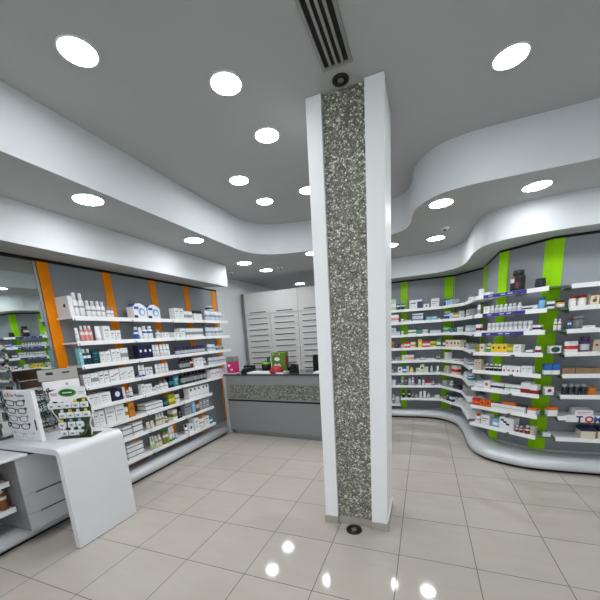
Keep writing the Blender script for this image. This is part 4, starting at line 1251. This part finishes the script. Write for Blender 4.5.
# green carton
o = empty('display_carton'); MB().box(-.125, .125, -.06, .06, 0, .315, mat('leafy_green_print', (88, 124, 36), .45, var=.4, scale=25), .003).build('box', o)
MB().disc((-.02, -.0605, .21), .03, pal('white'), rx=.05).disc((-.05, -.0605, .10), .035, pal('white'), rx=.035).disc((.01, -.0605, .105), .035, pal('white'), rx=.035).disc((-.09, -.0605, .29), .012, pal('yellow')).disc((.03, -.0605, .29), .012, pal('yellow')).build('printed_mark', o)
MB().box(.1255, .127, -.05, .05, .12, .26, pal('darkred')).build('side_label', o)
tag(on_desk(o, .905, .30), 'green carton with white blobs standing behind the white tray', 'carton')
o = MB().lathe([(.115, 0), (.112, .03), (.095, .07), (.06, .10), (.02, .112)], mat('red_felt', (150, 20, 30), .6, var=.1), 20).build('cushion')
tag(on_desk(o, .93, .105, 1.0475), 'red dome-shaped item lying in the white tray', 'dome')
o = empty('webcam'); MB().lathe([(.05, 0), (.05, .012), (.015, .02), (.012, .06)], M_BLACK, 14).build('stand', o); MB().box(-.055, .055, -.045, .045, .061, .14, M_BLACK, .02, 3).build('head', o)
MB().lathe([(.022, 0), (.022, .01), (.018, .012)], pal('dark'), 12).build('lens', o)
tag(on_desk(o, 1.20, .13, rz=-.2), 'black camera-like device at the right of the white tray', 'device')
o.children[2].rotation_euler = (PI/2, 0, 0); o.children[2].location = (0, -.0455, .10)
o = empty('device'); MB().box(-.07, .07, -.05, .05, 0, .11, M_BLACK, .012).build('body', o); MB().box(-.03, .03, -.052, -.0505, .04, .08, pal('dark')).build('screen', o)
tag(on_desk(o, 1.14, .33, rz=.3), 'black boxy device beside the green carton on service desk', 'device')
o = empty('notepad'); MB().box(-.12, .12, -.09, .09, 0, .02, M_PAPER).build('pages', o); MB().box(.0, .09, -.07, -.02, .0203, .035, pal('darkred'), .004).build('marker', o)
tag(on_desk(o, 1.72, .12), 'white pad with a dark red marker beside the pillar on desk', 'notepad')
# chair behind desk
ch = tag(empty('office_chair', (.62, 4.25, 0), PI-.3), 'black office chair behind the service desk, half hidden by the pillar', 'chair')
for i in range(5):
    a = 2*PI*i/5; MB().tube([(0, 0, .09), (.27*math.cos(a), .27*math.sin(a), .06)], .02, M_BLACK, 8).lathe([(.02, 0), (.025, .02), (.02, .045)], M_BLACK, 10, (.27*math.cos(a), .27*math.sin(a), 0)).build('leg', ch)
MB().tube([(0, 0, .08), (0, 0, .47)], .025, M_BLACK, 10).build('post', ch)
MB().box(-.23, .23, -.23, .23, .47, .55, M_BLACK, .03, 3).build('seat', ch)
MB().box(-.2, .2, .2, .26, .66, 1.27, M_BLACK, .03, 4).box(-.03, .03, .22, .25, .52, .68, M_BLACK).build('backrest', ch)

# ------------------------------------------------------------------ pharmacy drawer cabinet
AC = math.radians(3)
pc = tag(empty('drawer_cabinet', (-1.332, 4.77, 0), AC), 'tall off-white pharmacy cabinet of shallow drawers behind the service desk', 'cabinet')
cw = [(.03, .585), (.585, 1.18), (1.18, 1.76), (1.76, 2.33)]
MB().box(.0, 2.36, .022, .5, 0, 2.50, M_RXCAB).build('carcass', pc)
MB().box(-.02, .02, .0, .5, 0, 2.50, M_CABSIDE).build('side_panel', pc)
for a, b in ((.03, 1.18), (1.18, 2.33)):
    dr = MB().box(a+.003, b-.003, 0, .0215, 2.075, 2.50, M_RXCAB, .002).build('flap_door', pc)
    for c in (a+.29, a+.87):
        MB().box(c-.17, c+.17, -.012, -.0003, 2.105, 2.122, M_HANDLE, .003).build('handle', dr)
hz = .114
for a, b in cw:
    for k in range(11):
        zt_ = 2.055-k*hz
        dr = MB().box(a+.004, b-.004, 0, .0215, zt_-hz+.006, zt_, M_RXCAB, .002).build('drawer', pc)
        MB().box((a+b)/2-.21, (a+b)/2+.21, -.012, -.0003, zt_-.068, zt_-.052, M_HANDLE, .003).build('handle', dr)

# ------------------------------------------------------------------ ceiling lights, vent, spots, detectors
lamp = {}
def ceiling_light(x, y, z, label, r=.105):
    r = .091 if z > 3 else r; fw = .009
    if r not in lamp:
        lamp[r] = o = empty('ceiling_light')
        MB().lathe([(r, -.0005), (r+fw, -.002), (r+fw, -.007), (r+.002, -.009), (r, -.006)], M_SHELF, 32, cap=False).build('frame', o)
        MB().lathe([(r-.001, -.0055), (r-.001, -.0005)], M_LAMP, 32).build('diffuser', o)
    else: o = dup_tree(lamp[r])
    o.location = (x, y, z); tag(o, label, 'ceiling light', 'round recessed ceiling lights'); return o
HI = [(.399, .385, 'largest-looking round light at upper left of the main ceiling'), (.976, .914, 'round light on main ceiling, second largest on the left'),
      (.967, 1.491, 'round light on main ceiling left of the pillar top'), (.393, 2.005, 'round light on main ceiling nearest the left fascia bend'),
      (.928, 2.564, 'round light on main ceiling touching the pillar edge'), (.388, 2.58, 'round light on main ceiling closest to the curved fascia at rear'),
      (2.604, 1.492, 'lone round light on main ceiling right of the pillar')]
for x, y, l in HI: ceiling_light(x, y, ZC, l)
LO = [(-.36, .899, 'round light under left soffit nearest the camera'), (-.37, 2.179, 'round light under left soffit above the second orange bay'),
      (-.50, 3.523, 'round light under rear soffit, left of two above service desk'), (-.47, 4.215, 'round light under rear soffit, just in front of drawer cabinet'),
      (-.534, 6.05, 'round light far behind the drawer cabinet top'), (.615, 3.593, 'round light under rear soffit cut by the pillar left edge'),
      (3.051, 2.561, 'large round light under right soffit nearest the right edge'), (2.276, 2.535, 'round light under right soffit at the curve'),
      (2.273, 3.842, 'round light under right soffit before the back shelves'), (1.678, 3.83, 'round light under soffit beside the pillar right edge')]
for x, y, l in LO: ceiling_light(x, y, ZS, l)
for i, (x, y, z) in enumerate(((.39, -.7, ZC), (.97, -.2, ZC), (.97, -1.3, ZC), (2.6, .2, ZC), (2.6, -1.1, ZC), (-.36, -.4, ZS), (-.36, -1.7, ZS), (3.9, 1.0, ZC), (3.9, -.6, ZC), (4.1, 2.56, ZS), (1.6, -2.6, ZC))):  # unseen lights added to brighten the foreground, pillar and right fascia
    ceiling_light(x, y, z, f'added round ceiling light out of view, {ORD[i]} behind or beside the camera')
vt = tag(empty('ceiling_vent', (1.64, .35, ZC)), 'long grey slotted air vent in ceiling in front of pillar', 'vent')
MB().box(-.08, .08, -.75, .73, -.003, -.0005, M_GAP_SHADE).build('dark_core', vt)
M_VENT = mat('vent_aluminium', (150, 150, 148), .4, .3)
MB().box(-.09, -.072, -.76, .742, -.012, -.0005, M_VENT).box(.072, .09, -.76, .742, -.012, -.0005, M_VENT).box(-.072, .072, .722, .742, -.012, -.0005, M_VENT).box(-.072, .072, -.76, -.74, -.012, -.0005, M_VENT).build('frame', vt)
for x in (-.036, 0, .036): MB().box(x-.0075, x+.0075, -.739, .721, -.012, -.0035, M_VENT).build('slat', vt)
def ring_spot(name, z, sgn, label):
    o = empty(name, (1.630, 1.205, z))
    k = 1 if sgn > 0 else .8
    a = [(.042*k, 0), (.066*k, 0), (.064*k, .008*sgn), (.046*k, .010*sgn), (.042*k, .003*sgn)]
    MB().lathe(a, M_BRONZE, 28, cap=False).build('ring', o)
    MB().lathe([(.0415*k, .0005*sgn), (.0415*k, .003*sgn), (.022*k, .005*sgn)], M_BRONZE, 24).build('well', o)
    MB().lathe([(.026*k, .0055*sgn), (.024*k, .0075*sgn)], M_LENS, 20).build('lens', o)
    return tag(o, label, 'spotlight')
ring_spot('recessed_spotlight', ZC-.0005, -1, 'unlit dark round spotlight in ceiling above the pillar front')
ring_spot('floor_spotlight', .0005, 1, 'dark round uplight set in floor tile before the pillar')
for x, y, l in ((-.17, 4.149, 'small round detector on rear soffit beside two lights'), (-1.037, 3.971, 'small white detector on soffit near left tiled wall'), (2.358, 3.386, 'small white detector under right soffit between two lights')):
    o = empty('smoke_detector', (x, y, ZS)); MB().lathe([(.045, -.0005), (.045, -.015), (.03, -.03)], M_WHITE, 18).build('body', o)
    MB().lathe([(.018, -.0305), (.014, -.042)], M_BLACK, 12).build('sensor', o); tag(o, l, 'detector')

# ------------------------------------------------------------------ view
w = bpy.data.worlds.new('world'); S.world = w; w.use_nodes = True
w.node_tree.nodes['Background'].inputs[0].default_value = (.6, .65, .7, 1); w.node_tree.nodes['Background'].inputs[1].default_value = .4
S.view_settings.view_transform = 'Standard'; S.view_settings.look = 'None'; S.view_settings.gamma = 1; S.view_settings.use_curve_mapping = False
S.view_settings.exposure = .45
S.cycles.max_bounces = 8; S.cycles.diffuse_bounces = 5; S.cycles.glossy_bounces = 4; S.cycles.transmission_bounces = 6
S.cycles.sample_clamp_indirect = 6; S.cycles.caustics_reflective = False; S.cycles.caustics_refractive = False
S.cycles.use_denoising = True
